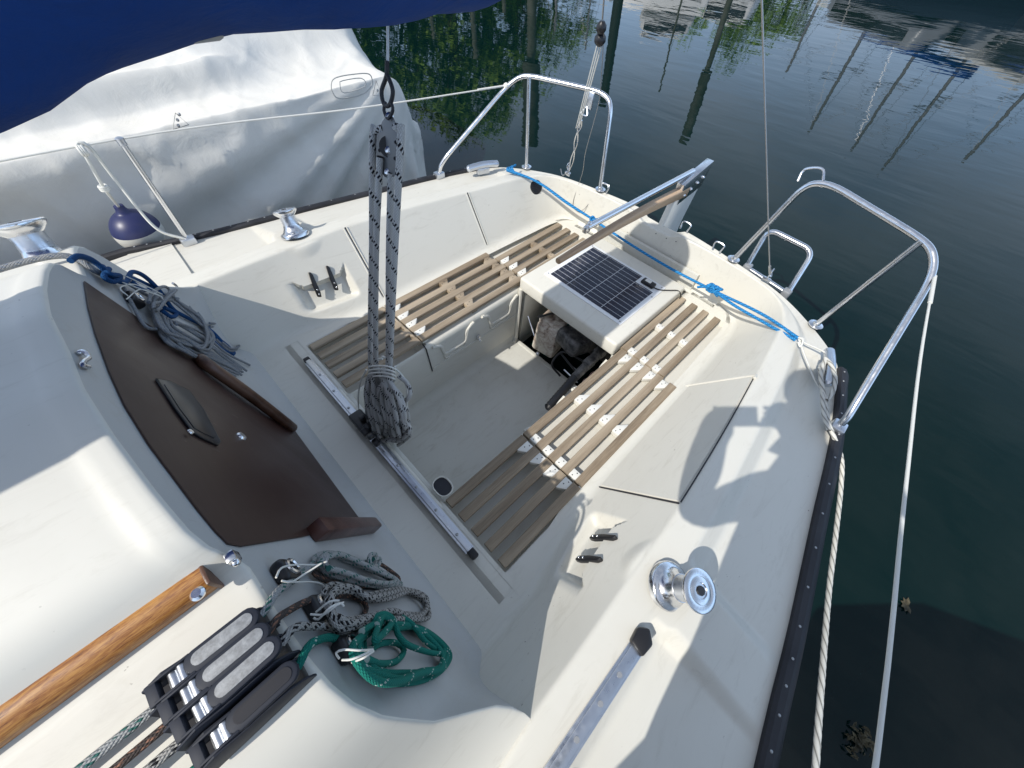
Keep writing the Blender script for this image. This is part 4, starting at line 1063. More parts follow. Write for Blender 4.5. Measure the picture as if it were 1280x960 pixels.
for p0, p1 in (((712,213),(718,188)), ((718,190),(722,165)), ((722,166),(727,150))):
    a = s_(*p0); b = s_(*p1); mb.tube(cat_rom([a, a.lerp(b,.5)+Vector((0,.010,0)), b, a.lerp(b,.5)-Vector((0,.010,0)), a], .005), .0035, 8)
mb.build('shackle', 'chrome', bs)
a = s_(749,60); b = s_(753,22); mb = MB(); q_ = (b-a).to_track_quat('Z','Y').to_matrix(); l_ = (b-a).length*.5
for f_, w_ in ((.30,.022), (.68,.019)): mb.lathe([(0,-l_*.42), (w_*.6,-l_*.34), (w_,-l_*.1), (w_,l_*.1), (w_*.6,l_*.34), (0,l_*.42)], a.lerp(b,f_), 14, q_)
split_build(mb, 'block', 'black', bs)
mb = MB(); mb.tube([s_(753,24), s_(757,-30)], .0032, 8)
mb.tube(cat_rom([s_(755,40), s_(752,90), s_(748,130), s_(732,190), s_(728,216), (1.93,.55,.10), (1.93,.47,.10), (1.98,.44,.21)], .01), .0016, 6)
mb.tube(cat_rom([s_(712,214), (1.95,.68,.22), (1.975,.72,.235)], .01), .003, 6)
mb.build('wire', 'wire', bs)
# ---- fender
fd = empty('fender', 'navy and white ball fender hanging outboard below the stanchion', 'fender')
fc = Vector(py(173,289,1.56)); fr = .096
dn = Vector((0,0,-1))
mb = MB(); prof = [(fr*math.cos(a), fr*math.sin(a)*1.0) for a in np.linspace(-math.pi/2+.01, .16, 14)]; mb.lathe(prof, fc, 32); mb.build('lower_body', mat('white_vinyl', (.66,.65,.60), .35), fd)
mb = MB(); prof = [(fr*math.cos(a)*1.001, fr*math.sin(a)) for a in np.linspace(.16, 1.25, 14)]+[(.026,fr*.99), (.020,fr*1.12), (.018,fr*1.28), (.008,fr*1.32)]; mb.lathe(prof, fc, 32); mb.build('upper_body', mat('navy_vinyl', (.022,.028,.10), .4), fd)
tp0 = Vector(py(103,188,1.38)); 
mb = MB(); e0 = fc+Vector((0,0,fr*1.2))
kn = Vector(py(130,235,1.42))
mb.tube(cat_rom([e0, kn, tp0, tp0+Vector((.0,.01,.02)), Vector(py(112,184,1.385)), Vector(py(150,232,1.40)), Vector(py(195,285,1.36)), Vector(py(232,299,1.33))], .01), .0058, 10)
for k in range(3): mb.tube([kn+Vector((.012*math.cos(t), .012*math.sin(t), .006*(k-1))) for t in np.linspace(0, 6.28, 14)[:-1]], .0055, 8, closed=True)
for k in range(3): mb.tube([tp0+Vector((.006*(k-1), .014*math.cos(t), .014*math.sin(t))) for t in np.linspace(0, 6.28, 14)[:-1]], .0055, 8, closed=True)
mb.build('lanyard', 'rope_grey' if False else 'cord_white', fd)
# ================================================================ COVERED BOAT ALONGSIDE (starboard)
cb = empty('covered_boat', 'neighbouring boat completely covered by a draped off white tarpaulin', 'covered boat')
def hfun(x):     # plan / height of the stepped profile under the cover
    k = 1-sm(1.25, 1.95, x)
    return k
NX = 260; G = []
xs = list(np.linspace(-3.2, 1.86, NX))
for i, x in enumerate(xs):
    e = 1-sm(1.50, 1.86, x)
    roofh = .56+.20*sm(-2.5, 1.2, x)*(1)
    # base outline (y, z)
    yl = 1.80+.06*sm(.8, 1.7, x)
    drop = 1-sm(.55, 1.1, x)           # vertical step fades out aft
    pr = [(yl-.10, -.62), (yl-.07, -.30), (yl-.03, .10), (yl, .44), (yl+.035, .475), (yl+.16, .485), (yl+.20+.05*(1-drop), .50+.02*drop), (yl+.24+.12*(1-drop), .50+.12*drop+.05*(1-drop)), (yl+.32+.15*(1-drop), .60+.06*(1-drop)+.05*drop), (yl+.75, roofh+.16), (yl+1.35, roofh+.26), (yl+2.0, roofh+.24), (yl+2.9, .45), (yl+3.1, -.62)]
    q = 1-e
    row = []
    fl = cat_rom([(0, a, b) for a, b in pr], .03, n=9)
    for j, p in enumerate(fl):
        _, y, z = p
        yc = yl+1.0
        y2 = y+(yc-y)*.18*q*q; z2 = z-(z+.62)*(.10*q+.25*q*q)*(1 if z > .1 else .4)
        n1 = noise.noise(Vector((x*1.4, y*1.6, z*1.2))); 
        # diagonal drape folds on the hanging side, sweeping down from the stern corner
        side = 1-sm(.40, .52, z)
        ang = math.atan2(.55-z, 1.75-x); dd = math.hypot(1.75-x, .55-z)
        fold = (math.sin(ang*15+2.0*noise.noise(Vector((x*.8, z*.8, 2.3)))*2)*.5+.5*math.sin(ang*31+1))*side*.032*sm(.1,.7,dd)*(1-sm(1.8,3.2,dd)*.6)
        wr = .011*noise.noise(Vector((x*3.5, y*3, z*3.5)))+.003*noise.noise(Vector((x*11+3, y*7, z*9)))+.011*max(0, 1-4*abs(noise.noise(Vector((x*2.2+y*1.3, y*1.7-z, 5.1+z*2)))))**2+.006*max(0, 1-5*abs(noise.noise(Vector((x*5.5-y*2, y*4+z*3, 1.7)))))**2
        sag = .03*n1
        row.append((x, y2-fold-wr*side-sag*side, z2+(wr*.9+sag*.6)*(1-side)))
    G.append(row)
last = G[-1]
for s, dx in ((.97,.02), (.9,.035), (.75,.045), (.5,.05), (.2,.05)):
    cyy = 2.9; G.append([(1.86+dx, cyy+(p[1]-cyy)*s, -.2+(p[2]+.2)*s) for p in last])
mb = MB().grid(G); mb.build('tarpaulin', 'tarp', cb, angle=80)
# rope hem, eyelets
mb = MB()
hp = [Vector(py(a, b, 1.80)) for a, b in ((446,92), (452,88))]
def on_side(a, b, y=1.765): return Vector(py(a, b, y))
P = [on_side(a, b, 1.76) for a, b in ((414,108),(418,98),(440,93),(462,93),(464,108),(450,119),(424,123),(416,116))]
mb.tube(cat_rom(P, .01, closed=True), .003, 6, closed=True)
P = [on_side(a, b, 1.76) for a, b in ((425,105),(428,101),(452,98),(456,108),(430,116))]; mb.tube(cat_rom(P, .01, closed=True), .0022, 6, closed=True)
P = [on_side(a, b, 1.76) for a, b in ((470,101),(478,120),(466,119))]; mb.tube(P, .0028, 6, closed=True)
P = [on_side(a, b, 1.76) for a, b in ((219,141),(236,156),(216,162))]; mb.tube(P, .0028, 6, closed=True)
mb.build('stitched_patch', mat('grey_thread', (.45,.45,.43), .8), cb)
mb = MB(); 
for a, b in ((222,150), (223,157), (472,113), (224,143)): mb.sphere(on_side(a, b, 1.762), .007, 8, 6)
mb.build('eyelet', 'grey_metal', cb)
# pulpit rail and dark outboard cover at its stern
mb = MB(); P = [(1.35,2.7,.78), (1.62,2.75,.72), (1.85,2.70,.60), (1.90,2.5,.40), (1.82,2.3,.1)]; 
mb.box((1.72,2.82,.62), (.22,.20,.24), rot=Matrix.Rotation(.3, 3, 'Y'), bev=.05, seg=3); mb.build('outboard_cover', 'navy', cb)
mb = MB(); P = [Vector(py(a, b, 2.05)) for a, b in ((508,142),(511,146),(514,152),(508,150))]; mb.tube(cat_rom(P, .01), .010, 8); mb.build('tie_knot', 'black', cb)
# ================================================================ WATER
def water(nt, b):
    g = N(nt, 'ShaderNodeNewGeometry').outputs['Position']
    mp = N(nt, 'ShaderNodeMapping'); L(nt, g, mp.inputs[0]); mp.inputs['Rotation'].default_value = (0,0,R(-25)); mp.inputs['Scale'].default_value = (1.9, .55, 1)
    mp2 = N(nt, 'ShaderNodeMapping'); L(nt, g, mp2.inputs[0]); mp2.inputs['Rotation'].default_value = (0,0,R(20)); mp2.inputs['Scale'].default_value = (1.2, .8, 1)
    a = noise_(nt, mp.outputs[0], 2.6, 2, .45, .3); c = noise_(nt, mp2.outputs[0], .55, 2, .4); d = noise_(nt, mp.outputs[0], 9.0, 2, .5)
    h = math_(nt, 'ADD', math_(nt, 'MULTIPLY', a, .30), math_(nt, 'ADD', math_(nt, 'MULTIPLY', c, .9), math_(nt, 'MULTIPLY', d, .045)))
    bn = N(nt, 'ShaderNodeBump', i_Strength=1.0, i_Distance=.0072); L(nt, h, bn.inputs['Height']); L(nt, bn.outputs[0], b.inputs['Normal'])
    big = noise_(nt, mp2.outputs[0], .7, 3)
    L(nt, mixc(nt, big, (.0009,.0088,.0085), (.0022,.0138,.013)), b.inputs['Base Color'])
    b.inputs['IOR'].default_value = 1.34
MAT['water'] = mat('harbour_water', rough=.015, build=water, spec=.5)
mb = MB(); mb.add([(-250,-250,WZ), (250,-250,WZ), (250,250,WZ), (-250,250,WZ)], [[0,1,2,3]])
wt = mb.build('water', 'water', None, smooth=False); tag(wt, kind='structure')
# floating leaf and weed
def wat(a, b, z=WZ):
    d = BM @ ray((a, b)); return Vector(CW+(z-CW[2])/d[2]*d)
MAT['weed'] = mat('pale_brown_weed', rough=.8, build=lambda nt, b: L(nt, ramp(nt, noise_(nt, coords(nt), 40, 5), [(.35, (.02,.017,.008)), (.65, (.12,.10,.055))]), b.inputs['Base Color']))
mb = MB(); rr = random.Random(4)
for k in range(90):
    c = wat(1073+rr.gauss(0,7), 925+rr.gauss(0,10), WZ+.006+.01*rr.random()); s = rr.uniform(.005,.016); a = rr.uniform(0,6.28)
    mb.add([c+Vector((s*math.cos(a),s*math.sin(a),0)), c+Vector((-s*.4*math.sin(a),s*.4*math.cos(a),.004)), c-Vector((s*math.cos(a),s*math.sin(a),0)), c+Vector((s*.4*math.sin(a),-s*.4*math.cos(a),.004))], [[0,1,2,3]])
top(mb.build('weed_clump', 'weed', None, smooth=False), 'ragged pale brown clump of weed floating low beside the white lifeline', 'weed', boat=False)
mb = MB(); p = wat(1135,757, WZ+.006)
for k in range(6):
    a = R(20+k*38); q = p+Vector((.035*math.cos(a), .030*math.sin(a), 0)); s = Vector((-math.sin(a), math.cos(a), 0))*.009
    mb.add([p-s*.3, p.lerp(q,.5)-s, q+Vector((0,0,.004)), p.lerp(q,.5)+s, p+s*.3], [[0,1,2,3,4]])
top(mb.build('floating_leaf', 'weed', None, smooth=False), 'small star shaped dead leaf sprig floating on the dark water', 'leaf', boat=False)
# ================================================================ HARBOUR BEYOND (stands off-frame, seen as reflections)
def azd(az, d, z=0.0): return Vector((CW[0]+d*math.cos(R(az)), CW[1]+d*math.sin(R(az)), z))
HC = CW[2]-WZ
def hgt(e, d): return WZ+d*math.tan(R(e))-HC
def leafm(nm, c1, c2):
    def f(nt, b):
        n = noise_(nt, coords(nt), 1.1, 3); L(nt, ramp(nt, n, [(.35, c1), (.7, c2)]), b.inputs['Base Color'])
    return mat(nm, rough=.6, build=f, spec=.3)
MAT['leaf'] = leafm('tree_leaves', (.08,.16,.018), (.24,.38,.05)); MAT['bark'] = mat('bark', (.09,.065,.045), .9)
def tree(x, y, z0, h, r, seed, label, grp):
    rr = random.Random(seed); t = empty('tree', label, 'tree', grp, boat=False, loc=(0,0,0))
    mb = MB(); b = Vector((x, y, z0)); mb.tube([b, b+Vector((.1,.1,h*.35)), b+Vector((0,0,h*.8))], [.04*h, .03*h, .008*h], 8)
    for k in range(9):
        a = rr.uniform(0, 6.28); s = b+Vector((0,0,h*rr.uniform(.25,.6))); mb.tube([s, s+Vector((math.cos(a)*r*.7, math.sin(a)*r*.7, h*.18))], [.012*h, .004*h], 6)
    mb.build('trunk', 'bark', t)
    mb = MB(); cl = []
    for k in range(38):
        u = rr.uniform(-1, 1); a = rr.uniform(0, 6.28); q = math.sqrt(1-u*u); rad = rr.uniform(.5, 1)
        cl.append(Vector((x+math.cos(a)*q*r*rad, y+math.sin(a)*q*r*rad, z0+h*.58+u*h*.40*rad)))
    V = []; Fc = []
    for c in cl:
        cr = r*rr.uniform(.22, .4)
        for k in range(105):
            d = Vector((rr.gauss(0,1), rr.gauss(0,1), rr.gauss(0,.8))).normalized()*cr*rr.uniform(.5,1.05); p = c+d; s = rr.uniform(.10,.26)*(h/10)
            a = Vector((rr.gauss(0,1), rr.gauss(0,1), rr.gauss(0,1))).normalized(); e = a.orthogonal().normalized()
            n = len(V); V += [p-a*s, p+e*s*.55, p+a*s, p-e*s*.55]; Fc.append([n, n+1, n+2, n+3])
    mb.add(V, Fc); mb.build('crown', 'leaf', t, smooth=False); return t
TL_ = ['leafy tree reflected behind the outboard cover of the tarpaulin boat', 'leafy tree reflected between the hanging wire strop and the first pale pile', 'tallest leafy tree, reflected above the long white lifeline', 'leafy tree reflected round the middle pale pile', 'leafy tree reflected just left of the tall thick pile', 'leafy tree on the bank hidden by the sail cover', 'outermost leafy tree on the bank behind the covered boat', 'low tree reflected between the thick pile and the backstay tackle']
TL2 = ['low round tree reflected behind the right cabin cruiser', 'round tree reflected around the pile with the thick head', 'round tree reflected between the thick headed pile and the bare wire stay']
k = 0
for az, d, e, rr_ in ((62,24,21,3.0), (57,25,23,2.9), (52.5,24,24.5,2.9), (48.5,26,23.8,2.6), (45.5,25,21,2.2), (66,24,23,3.2), (71,24,22,3.2), (41,27,16.5,2.0)):
    h = hgt(e, d)-WZ-.3; p = azd(az, d); tree(p.x, p.y, WZ+.2, h, rr_, 100+k, TL_[k], 'trees on the far bank'); k += 1
for az, d, e, rr_ in ((25.5,36,14.3,2.5), (21.5,36,15.6,2.5), (18,37,14.6,2.3)):
    h = hgt(e, d)-WZ-.3; p = azd(az, d); tree(p.x, p.y, WZ+.2, h, rr_, 120+k, TL2[k-8], 'trees beyond the moored boats'); k += 1
# bank
mb = MB(); pts = [azd(a, 21.5) for a in range(36, 100, 4)]+[azd(a, 60) for a in range(98, 34, -4)]
mb.add([(p.x, p.y, WZ+.35) for p in pts], [list(range(len(pts)))]); n = 16
mb.add([(p.x, p.y, WZ+.35) for p in pts[:n]]+[(p.x, p.y, WZ-.3) for p in pts[:n]], [[i, i+1, n+i+1, n+i] for i in range(n-1)])
MAT['earth'] = mat('earth_bank', rough=.95, build=lambda nt, b: L(nt, ramp(nt, noise_(nt, coords(nt), .8, 6), [(.4, (.05,.06,.025)), (.65, (.14,.13,.08))]), b.inputs['Base Color']))
tag(mb.build('ground', 'earth', None, smooth=False), kind='structure')
mb = MB(); p0 = azd(33, 42); p1 = azd(-15, 42); p2 = azd(-15, 90); p3 = azd(33, 90)
mb.add([(p.x, p.y, WZ+.5) for p in (p0,p1,p2,p3)]+[(p.x, p.y, WZ-.3) for p in (p0,p1)], [[0,1,2,3],[0,1,5,4]]); tag(mb.build('shore', 'earth', None, smooth=False), kind='structure')
MAT['hull_white'] = mat('painted_hull_white', (.78,.78,.77), .3); MAT['hull_navy'] = mat('navy_hull', (.02,.03,.06), .3); MAT['hull_grey'] = mat('grey_hull', (.25,.27,.30), .35); MAT['hull_dark'] = mat('dark_tinted_glass', (.02,.025,.03), .15); MAT['mast'] = mat('mast_aluminium', (.22,.225,.23), .6, .0); MAT['pile'] = mat('weathered_pile', rough=.9, build=lambda nt, b: L(nt, ramp(nt, noise_(nt, coords(nt), 4, 5), [(.4, (.06,.07,.05)), (.7, (.17,.17,.14))]), b.inputs['Base Color'])); MAT['algae'] = mat('algae_dark_pile', (.012,.022,.018), .8)
def yacht(az, d, head, ln, mh, label, cab=.55, dark=False, mastaz=None, motor=False, hm='hull_white'):
    t = empty('moored_boat', label, 'boat', 'boats moored across the water', boat=False)
    p = azd(az, d); m = Matrix.Translation((p.x, p.y, WZ)) @ Matrix.Rotation(R(head), 4, 'Z')
    def T(mb): mb.v = [tuple(m @ Vector(q)) for q in mb.v]; return mb
    G = []
    for s in np.linspace(0, 1, 14):
        w = .34*ln*.5*(math.sin(math.pi*min(1, .25+s*.75)))**.8*(1 if s < .6 else max(.02, 1-((s-.6)/.4)**2)); x = (s-.45)*ln; f = .8+.35*s
        G.append([(x,-w,f), (x,-w*.95,.3), (x,-w*.5,-.25), (x,0,-.4), (x,w*.5,-.25), (x,w*.95,.3), (x,w,f)])
    mb = MB().grid(G); mb.grid([[r[0], r[-1]] for r in G]); mb.add(G[0], [list(range(7))]); T(mb).build('hull', hm, t)
    mb = MB(); mb.box((.02*ln,0,1.1+cab/2), (ln*.45,ln*.2,cab), bev=.12, seg=3, taper=(.85,.8)); 
    if motor: mb.box((-.02*ln,0,1.2+cab+.35), (ln*.25,ln*.19,.7), bev=.12, seg=3, taper=(.8,.85))
    c_ = T(mb).build('cabin', 'hull_white' if motor or hm == 'hull_white' else 'hull_grey', t)
    for sd in (1,-1):
        mb = MB(); mb.box((.02*ln,ln*.093*sd,1.1+cab*.5), (ln*.34,.03,cab*.4), bev=.01); 
        if motor: mb.box((-.02*ln,ln*.09*sd,1.2+cab+.4), (ln*.19,.04,.36), bev=.01)
        T(mb).build('window', 'hull_dark', c_)
    if mh:
        mb = MB(); mb.tube([(.08*ln,0,1.0), (.08*ln,0,mh)], [.05,.04], 8); mt = T(mb).build('mast', 'mast', t)
        mb = MB(); mb.tube([(.08*ln,0,1.7), (-.36*ln,0,1.75)], .13, 8); T(mb).build('furled_sail', 'bluecloth' if dark else 'tarp', t)
        mb = MB()
        for q in ((.5*ln,0,1.2), (-.42*ln,0,.9), (.08*ln,.15*ln,.95), (.08*ln,-.15*ln,.95)): mb.tube([q, (.08*ln,0,mh-.2)], .007, 4)
        mb.tube([(.08*ln,.10*ln,mh*.62), (.08*ln,-.10*ln,mh*.62)], .03, 6); T(mb).build('rigging', 'wire', mt)
    return t
D_ = 24
YL = ['moored yacht with blue furled sail whose dark wavy mast reflection is left of the three', 'moored yacht with white furled sail, middle one of the three long mast reflections', 'moored yacht with blue furled sail whose mast reflection is longest, ending nearest the rail', 'moored yacht at the right end of the row, mast reflected at the picture edge', 'moored yacht farther off, its mast reflected just right of the bare wire stay']
for (az, e, d, head, dark), lb in zip(((9.2,20.2,17,60,True), (4.7,20.8,17.5,48,False), (.6,21.6,17,66,True), (-4.5,19.0,17.5,54,False), (14.2,15.6,20,70,False)), YL):
    yacht(az, d, head, 7.5, hgt(e, d)-WZ, lb, dark=dark, hm='hull_navy' if dark else 'hull_grey')
yacht(29.5, 21.5, 118, 8.5, 0, 'large white motor cruiser lying side on beyond the dark pile', cab=1.3, motor=True); yacht(23.5, 23, 100, 8, 0, 'white motor cruiser pointing away beside the round green trees', cab=1.0, motor=True); yacht(36.5, 24, 70, 8, hgt(15.5,24)-WZ, 'white yacht seen end on, left of the large motor cruiser', cab=.7); yacht(40.0, 21, 80, 7, hgt(14.0,21)-WZ, 'small white yacht moored closest to the tree covered bank', cab=.7)
# pontoon
mb = MB(); a = azd(22,24.5); b = azd(-12,23.5); mid = (a+b)/2; ang = math.atan2((b-a).y, (b-a).x)
mb.box((mid.x, mid.y, WZ+.25), ((b-a).length+2, 1.6, .35), rot=Matrix.Rotation(ang, 3, 'Z'), bev=.03)
pt = mb.build('pontoon', mat('grey_decking', (.22,.21,.19), .9), None); top(pt, 'long low grey pontoon in front of the moored boats across the water', 'pontoon', boat=False)
# mooring piles
def pile(az, d, e, r, label, m='pile', wide=None):
    p = azd(az, d); mb = MB(); h = hgt(e, d); mb.tube([(p.x, p.y, WZ-1), (p.x, p.y, h-.05), (p.x, p.y, h)], [r, r*.95, r*.7], 12)
    if wide: mb.tube([(p.x, p.y, h-wide[1]), (p.x, p.y, h)], wide[0], 12)
    top(mb.build('mooring_pile', m, None), label, 'mooring pile', 'mooring piles across the water', boat=False)
pile(23.4, 13, 22.3, .07, 'grey pile with a thicker dark head, reflected upside down left of the bare wire stay', 'pile', (.13, 1.6))
pile(34.4, 10.5, 20.0, .10, 'dark algae covered pile, reflected just beside the backstay tackle', 'algae')
pile(50.1, 17, 15.4, .085, 'short pale pile reflected left of the stern rail top, middle of three', 'pile')
pile(54.6, 18, 13.6, .07, 'pale pile reflected closest to the blue sail cover edge', 'pile')
pile(46.6, 18, 12.2, .07, 'shortest pale pile reflected against the green trees', 'pile')
pile(43.6, 14, 24.0, .13, 'tall thick pile whose wavy reflection runs into the stern rail', 'pile', (.26, 2.2))
pile(28.0, 16, 18.3, .028, 'very thin stake reflected as a wavy line right of the dark pile', 'pile')
# ================================================================ THE PHOTOGRAPHER (behind the camera; only the shadow is in the picture)
SU = np.array([1.02, -.075, -1.0])
def shp(a, b, h, zg=.21):       # point whose shadow falls on pixel (a,b) of the side deck, h above that deck
    q = pz(a, b, zg); return q-SU*h
def SkinBody(name, nodes, edges, m, parent, sub=2, root=0):
    me = bpy.data.meshes.new(name); me.from_pydata([tuple(map(float, n[0])) for n in nodes], edges, [])
    o = bpy.data.objects.new(name, me); col.objects.link(o)
    sk = o.modifiers.new('skin', 'SKIN'); sk.use_smooth_shade = True
    sb = o.modifiers.new('sub', 'SUBSURF'); sb.levels = sub; sb.render_levels = sub
    for i, n in enumerate(nodes):
        me.skin_vertices[0].data[i].radius = (n[1], n[2] if len(n) > 2 else n[1])
    me.skin_vertices[0].data[root].use_root = True
    bpy.context.view_layer.update()
    dg = bpy.context.evaluated_depsgraph_get(); me2 = bpy.data.meshes.new_from_object(o.evaluated_get(dg)); o.modifiers.clear(); o.data = me2
    me2.materials.clear(); me2.materials.append(MAT[m] if isinstance(m, str) else m)
    for p in me2.polygons: p.use_smooth = True
    o.parent = parent; return o

# ---- boat shape added out of view, forward on the open side, to shadow the water
nb = empty('shadow_caster_boat', 'unseen boat shape added to cast the dark shadow on the water', 'shadow_caster_boat', boat=False)
out_ = [(-.05,-1.56), (.26,-1.86), (.42,-2.24), (.46,-3.2), (.30,-3.6), (-3.2,-3.7), (-5.0,-2.9), (-5.2,-2.6), (-4.6,-2.0), (-2.5,-1.62)]
mb = MB(); mb.prism([(x, y, WZ-.1) for x, y in out_], (0,0,1), 1.50, .05); mb.build('hull', 'hull_white', nb)
mb = MB(); mb.box((-2.6,-2.65,WZ+1.7), (2.6,1.3,.75), bev=.15, seg=3, taper=(.7,.85)); nc = mb.build('cabin', 'hull_white', nb)
mb = MB(); mb.box((-1.35,-2.65,WZ+1.8), (.12,1.1,.35), bev=.02); mb.build('windscreen', 'hull_dark', nc)
ps_ = empty('person', 'crouching photographer holding a phone, known only by the dark shadow on the side deck', 'person')
MAT['skin'] = mat('skin', (.45,.27,.19), .55); MAT['jacket'] = mat('dark_blue_jacket', (.03,.04,.07), .85); MAT['trousers'] = mat('grey_trousers', (.08,.08,.09), .9); MAT['hair'] = mat('brown_hair', (.05,.03,.02), .8)
vw = M[:,2]; rt = M[:,0]; dnv = M[:,1]
ph = C - vw*.022 + rt*.012 + dnv*.03
hL = ph - rt*.085 - vw*.02; hR = ph + rt*.085 - vw*.02
pel = np.array([-.50,-1.22,.66]); spine = np.array([-.33,-1.18,.90]); chest = shp(990,650,1.00); neck = shp(1012,545,1.20); head = shp(1010,497,1.34); hd2 = head+np.array([.0,0,.07])
shL = shp(972,612,1.10); elL = shp(868,628,.86); shR = shp(1020,575,1.13); elR = shp(982,516,1.16)
knL = np.array([-.20,-1.06,.34]); ftL = np.array([-.60,-1.08,.27]); knR = np.array([-.22,-1.34,.62]); ftR = np.array([-.35,-1.33,.27])
hipL = pel+np.array([.02,.09,0]); hipR = pel+np.array([.02,-.09,0])
nodes = [(pel,.13,.15), (spine,.13,.16), (chest,.12,.17), (neck,.055), (head,.085,.095), (hd2,.07,.075),
         (shL,.065), (elL,.045), (hL,.055), (shR,.065), (elR,.045), (hR,.052), (hipL,.095), (knL,.065), (ftL,.045), (hipR,.095), (knR,.065), (ftR,.045), (ftL+np.array([-.16,0,-.03]),.035), (ftR+np.array([.16,0,-.03]),.035), (hL+dnv*.045+rt*.0,.040), (hL-dnv*.03-vw*.01,.036)]
ed = [(0,1),(1,2),(2,3),(3,4),(4,5),(2,6),(6,7),(7,8),(2,9),(9,10),(10,11),(0,12),(12,13),(13,14),(14,18),(0,15),(15,16),(16,17),(17,19),(8,20),(8,21)]
body = SkinBody('body', nodes, ed, 'skin', ps_)
tors = [(pel,.145,.17), (spine,.145,.18), (chest,.135,.19), (neck-(neck-chest)*.25,.075), (shL,.08), (elL,.062), (elL+(hL-elL)*.85,.052), (shR,.08), (elR,.062), (elR+(hR-elR)*.85,.055)]
SkinBody('jacket', tors, [(0,1),(1,2),(2,3),(2,4),(4,5),(5,6),(2,7),(7,8),(8,9)], 'jacket', ps_)
leg = [(pel,.15,.175), (hipL,.11), (knL,.08), (ftL,.06), (hipR,.11), (knR,.08), (ftR,.06)]
SkinBody('trousers', leg, [(0,1),(1,2),(2,3),(0,4),(4,5),(5,6)], 'trousers', ps_)
mb = MB(); mb.sphere(head+np.array([-.015,-.0,.055]), .108, 20, 12, (1,.95,.85)); mb.build('hair', 'hair', ps_)
for s in (-1, 1):
    base = ph + rt*.085*s - vw*.02
    for k in range(4):
        q0 = base + dnv*(-.03+.02*k); q1 = q0 + vw*.012 - rt*.0*s - vw*.02; q2 = ph + rt*(.070*s) + dnv*(-.03+.02*k) + (-vw)*.004 + rt*.012*s
        SkinBody('finger', [(base-rt*-.01*s, .010), (q0-vw*.012+rt*.012*s, .009), (q2+rt*.006*s, .008)], [(0,1),(1,2)], 'skin', body, 1)
    SkinBody('thumb', [(base, .012), (base-vw*.01+dnv*.03-rt*.02*s, .010), (ph-vw*.012+rt*.05*s+dnv*.02, .009)], [(0,1),(1,2)], 'skin', body, 1)
phn = MB(); phn.box(C-vw*.022+rt*.012+dnv*.03, (.138,.068,.008), rot=Matrix([[rt[0],dnv[0],vw[0]],[rt[1],dnv[1],vw[1]],[rt[2],dnv[2],vw[2]]]), bev=.003)
top(phn.build('phone', 'black', None), 'phone held up in both hands by the crouching photographer', 'phone')
for nm, nd in (('pel',pel),('spine',spine),('chest',chest),('neck',neck),('head',head),('shL',shL),('elL',elL),('hL',hL),('shR',shR),('elR',elR),('hR',hR),('knL',knL),('knR',knR)):
    q = M.T@(np.array(nd)-C); 0 and print('NODE', nm, np.round(nd,2), 'depth', round(float(q[2]),2), 'pix', np.round([640+477*q[0]/abs(q[2]), 480+477*q[1]/abs(q[2])]))
# ================================================================ finish: bases, boat tilt, camera, light, world
def world_bb(root):
    mn = Vector((1e9,)*3); mx = Vector((-1e9,)*3)
    def rec(o, m):
        mm = m @ Matrix.LocRotScale(o.location, o.rotation_euler, o.scale)
        if o.type == 'MESH':
            for c in o.bound_box:
                p = mm @ Vector(c)
                for i in range(3): mn[i] = min(mn[i], p[i]); mx[i] = max(mx[i], p[i])
        for ch in o.children: rec(ch, mm)
    rec(root, Matrix()); return mn, mx
bpy.context.view_layer.update()
ALLTOP = [o for o in col.objects if o.parent is None]
for o in ALLTOP:
    if o.type not in ('MESH', 'EMPTY') or o.get('kind') == 'structure' or o.get('kind') == 'stuff': continue
    if o.location.length > 1e-6 or Vector(o.rotation_euler).length > 1e-6:
        if o in BOAT:
            o.matrix_world = B4 @ Matrix.LocRotScale(o.location, o.rotation_euler, o.scale)
        continue
    mn, mx = world_bb(o)
    if mn.x > 1e8: continue
    base = Vector(((mn.x+mx.x)/2, (mn.y+mx.y)/2, mn.z))
    if o.type == 'MESH':
        o.data.transform(Matrix.Translation(-base))
    for ch in o.children: ch.location = ch.location-base
    m = Matrix.Translation(base)
    o.matrix_world = (B4 @ m) if o in BOAT else m
cam = bpy.data.cameras.new('camera'); co = bpy.data.objects.new('camera', cam); col.objects.link(co)
cam.sensor_width = 36; cam.lens = 36*F/1280; cam.clip_start = .01; cam.clip_end = 2000
Rw = BM @ M
mc = Matrix([[Rw[0,0], -Rw[0,1], -Rw[0,2], CW[0]], [Rw[1,0], -Rw[1,1], -Rw[1,2], CW[1]], [Rw[2,0], -Rw[2,1], -Rw[2,2], CW[2]], [0,0,0,1]])
co.matrix_world = mc; sc.camera = co
SUNB = np.array([1.02, -.075, -1.0]); sd = BM @ SUNB; sd = sd/np.linalg.norm(sd)
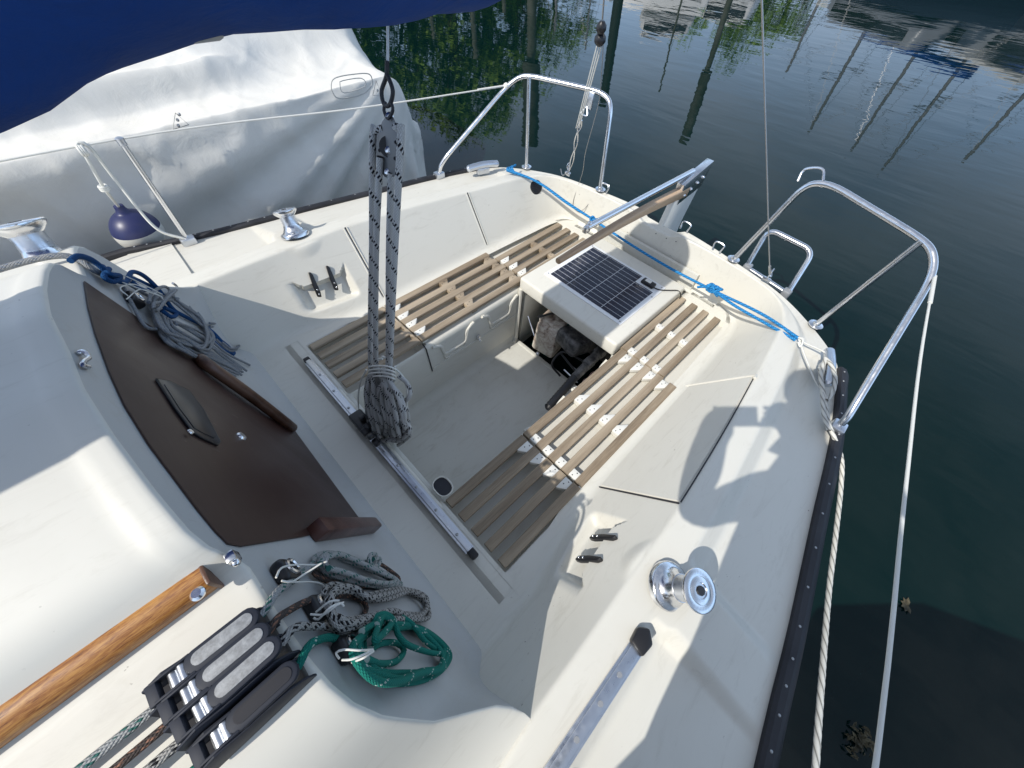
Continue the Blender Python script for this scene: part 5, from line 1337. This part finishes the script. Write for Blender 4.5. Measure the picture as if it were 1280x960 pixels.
sl = bpy.data.lights.new('sun', 'SUN'); so = bpy.data.objects.new('sun', sl); col.objects.link(so)
sl.energy = 4.0; sl.angle = R(.53); sl.color = (1.0, .955, .88)
so.rotation_euler = Vector(sd).to_track_quat('-Z', 'Y').to_euler(); so.location = (0,0,8)
w = bpy.data.worlds.new('World'); sc.world = w; w.use_nodes = True; nt = w.node_tree
sky = nt.nodes.new('ShaderNodeTexSky'); sky.sky_type = 'NISHITA'; sky.sun_disc = False
sky.sun_elevation = math.asin(-sd[2]); sky.sun_rotation = math.atan2(-sd[0], -sd[1])
sky.air_density = 1.0; sky.dust_density = 1.2; sky.ozone_density = 1.0
bg = nt.nodes['Background']; bg.inputs[1].default_value = .120
tc = nt.nodes.new('ShaderNodeTexCoord'); mp = nt.nodes.new('ShaderNodeMapping'); mp.inputs['Scale'].default_value = (1, 1, 2.6)
nt.links.new(tc.outputs['Generated'], mp.inputs[0])
cl = N(nt, 'ShaderNodeTexNoise', i_Scale=2.1, i_Detail=9, i_Roughness=.6, i_Distortion=.3); nt.links.new(mp.outputs[0], cl.inputs['Vector'])
cm = ramp(nt, cl.outputs['Fac'], [(.36, (.12,.12,.12)), (.66, (.8,.8,.8))])
sz = N(nt, 'ShaderNodeSeparateXYZ'); nt.links.new(tc.outputs['Generated'], sz.inputs[0])
hz = ramp(nt, sz.outputs[2], [(.0, (.95,.95,.95)), (.22, (.75,.75,.75)), (.36, (.28,.28,.28)), (.62, (.0,.0,.0))])
s2 = mixc(nt, cm, sky.outputs[0], (5.6, 6.2, 7.1))
hcol = mixc(nt, math_(nt, 'MULTIPLY', cm, .5), (6.4, 9.8, 15.0), (9.0, 10.8, 13.2))
nt.links.new(mixc(nt, hz, s2, hcol), bg.inputs[0])
sc.view_settings.view_transform = 'Standard'; sc.view_settings.look = 'None'; sc.view_settings.gamma = 1
sc.view_settings.exposure = 0.02
sc.render.engine = 'CYCLES'; sc.cycles.max_bounces = 8; sc.cycles.use_denoising = True
sc.cycles.caustics_reflective = False; sc.cycles.caustics_refractive = False
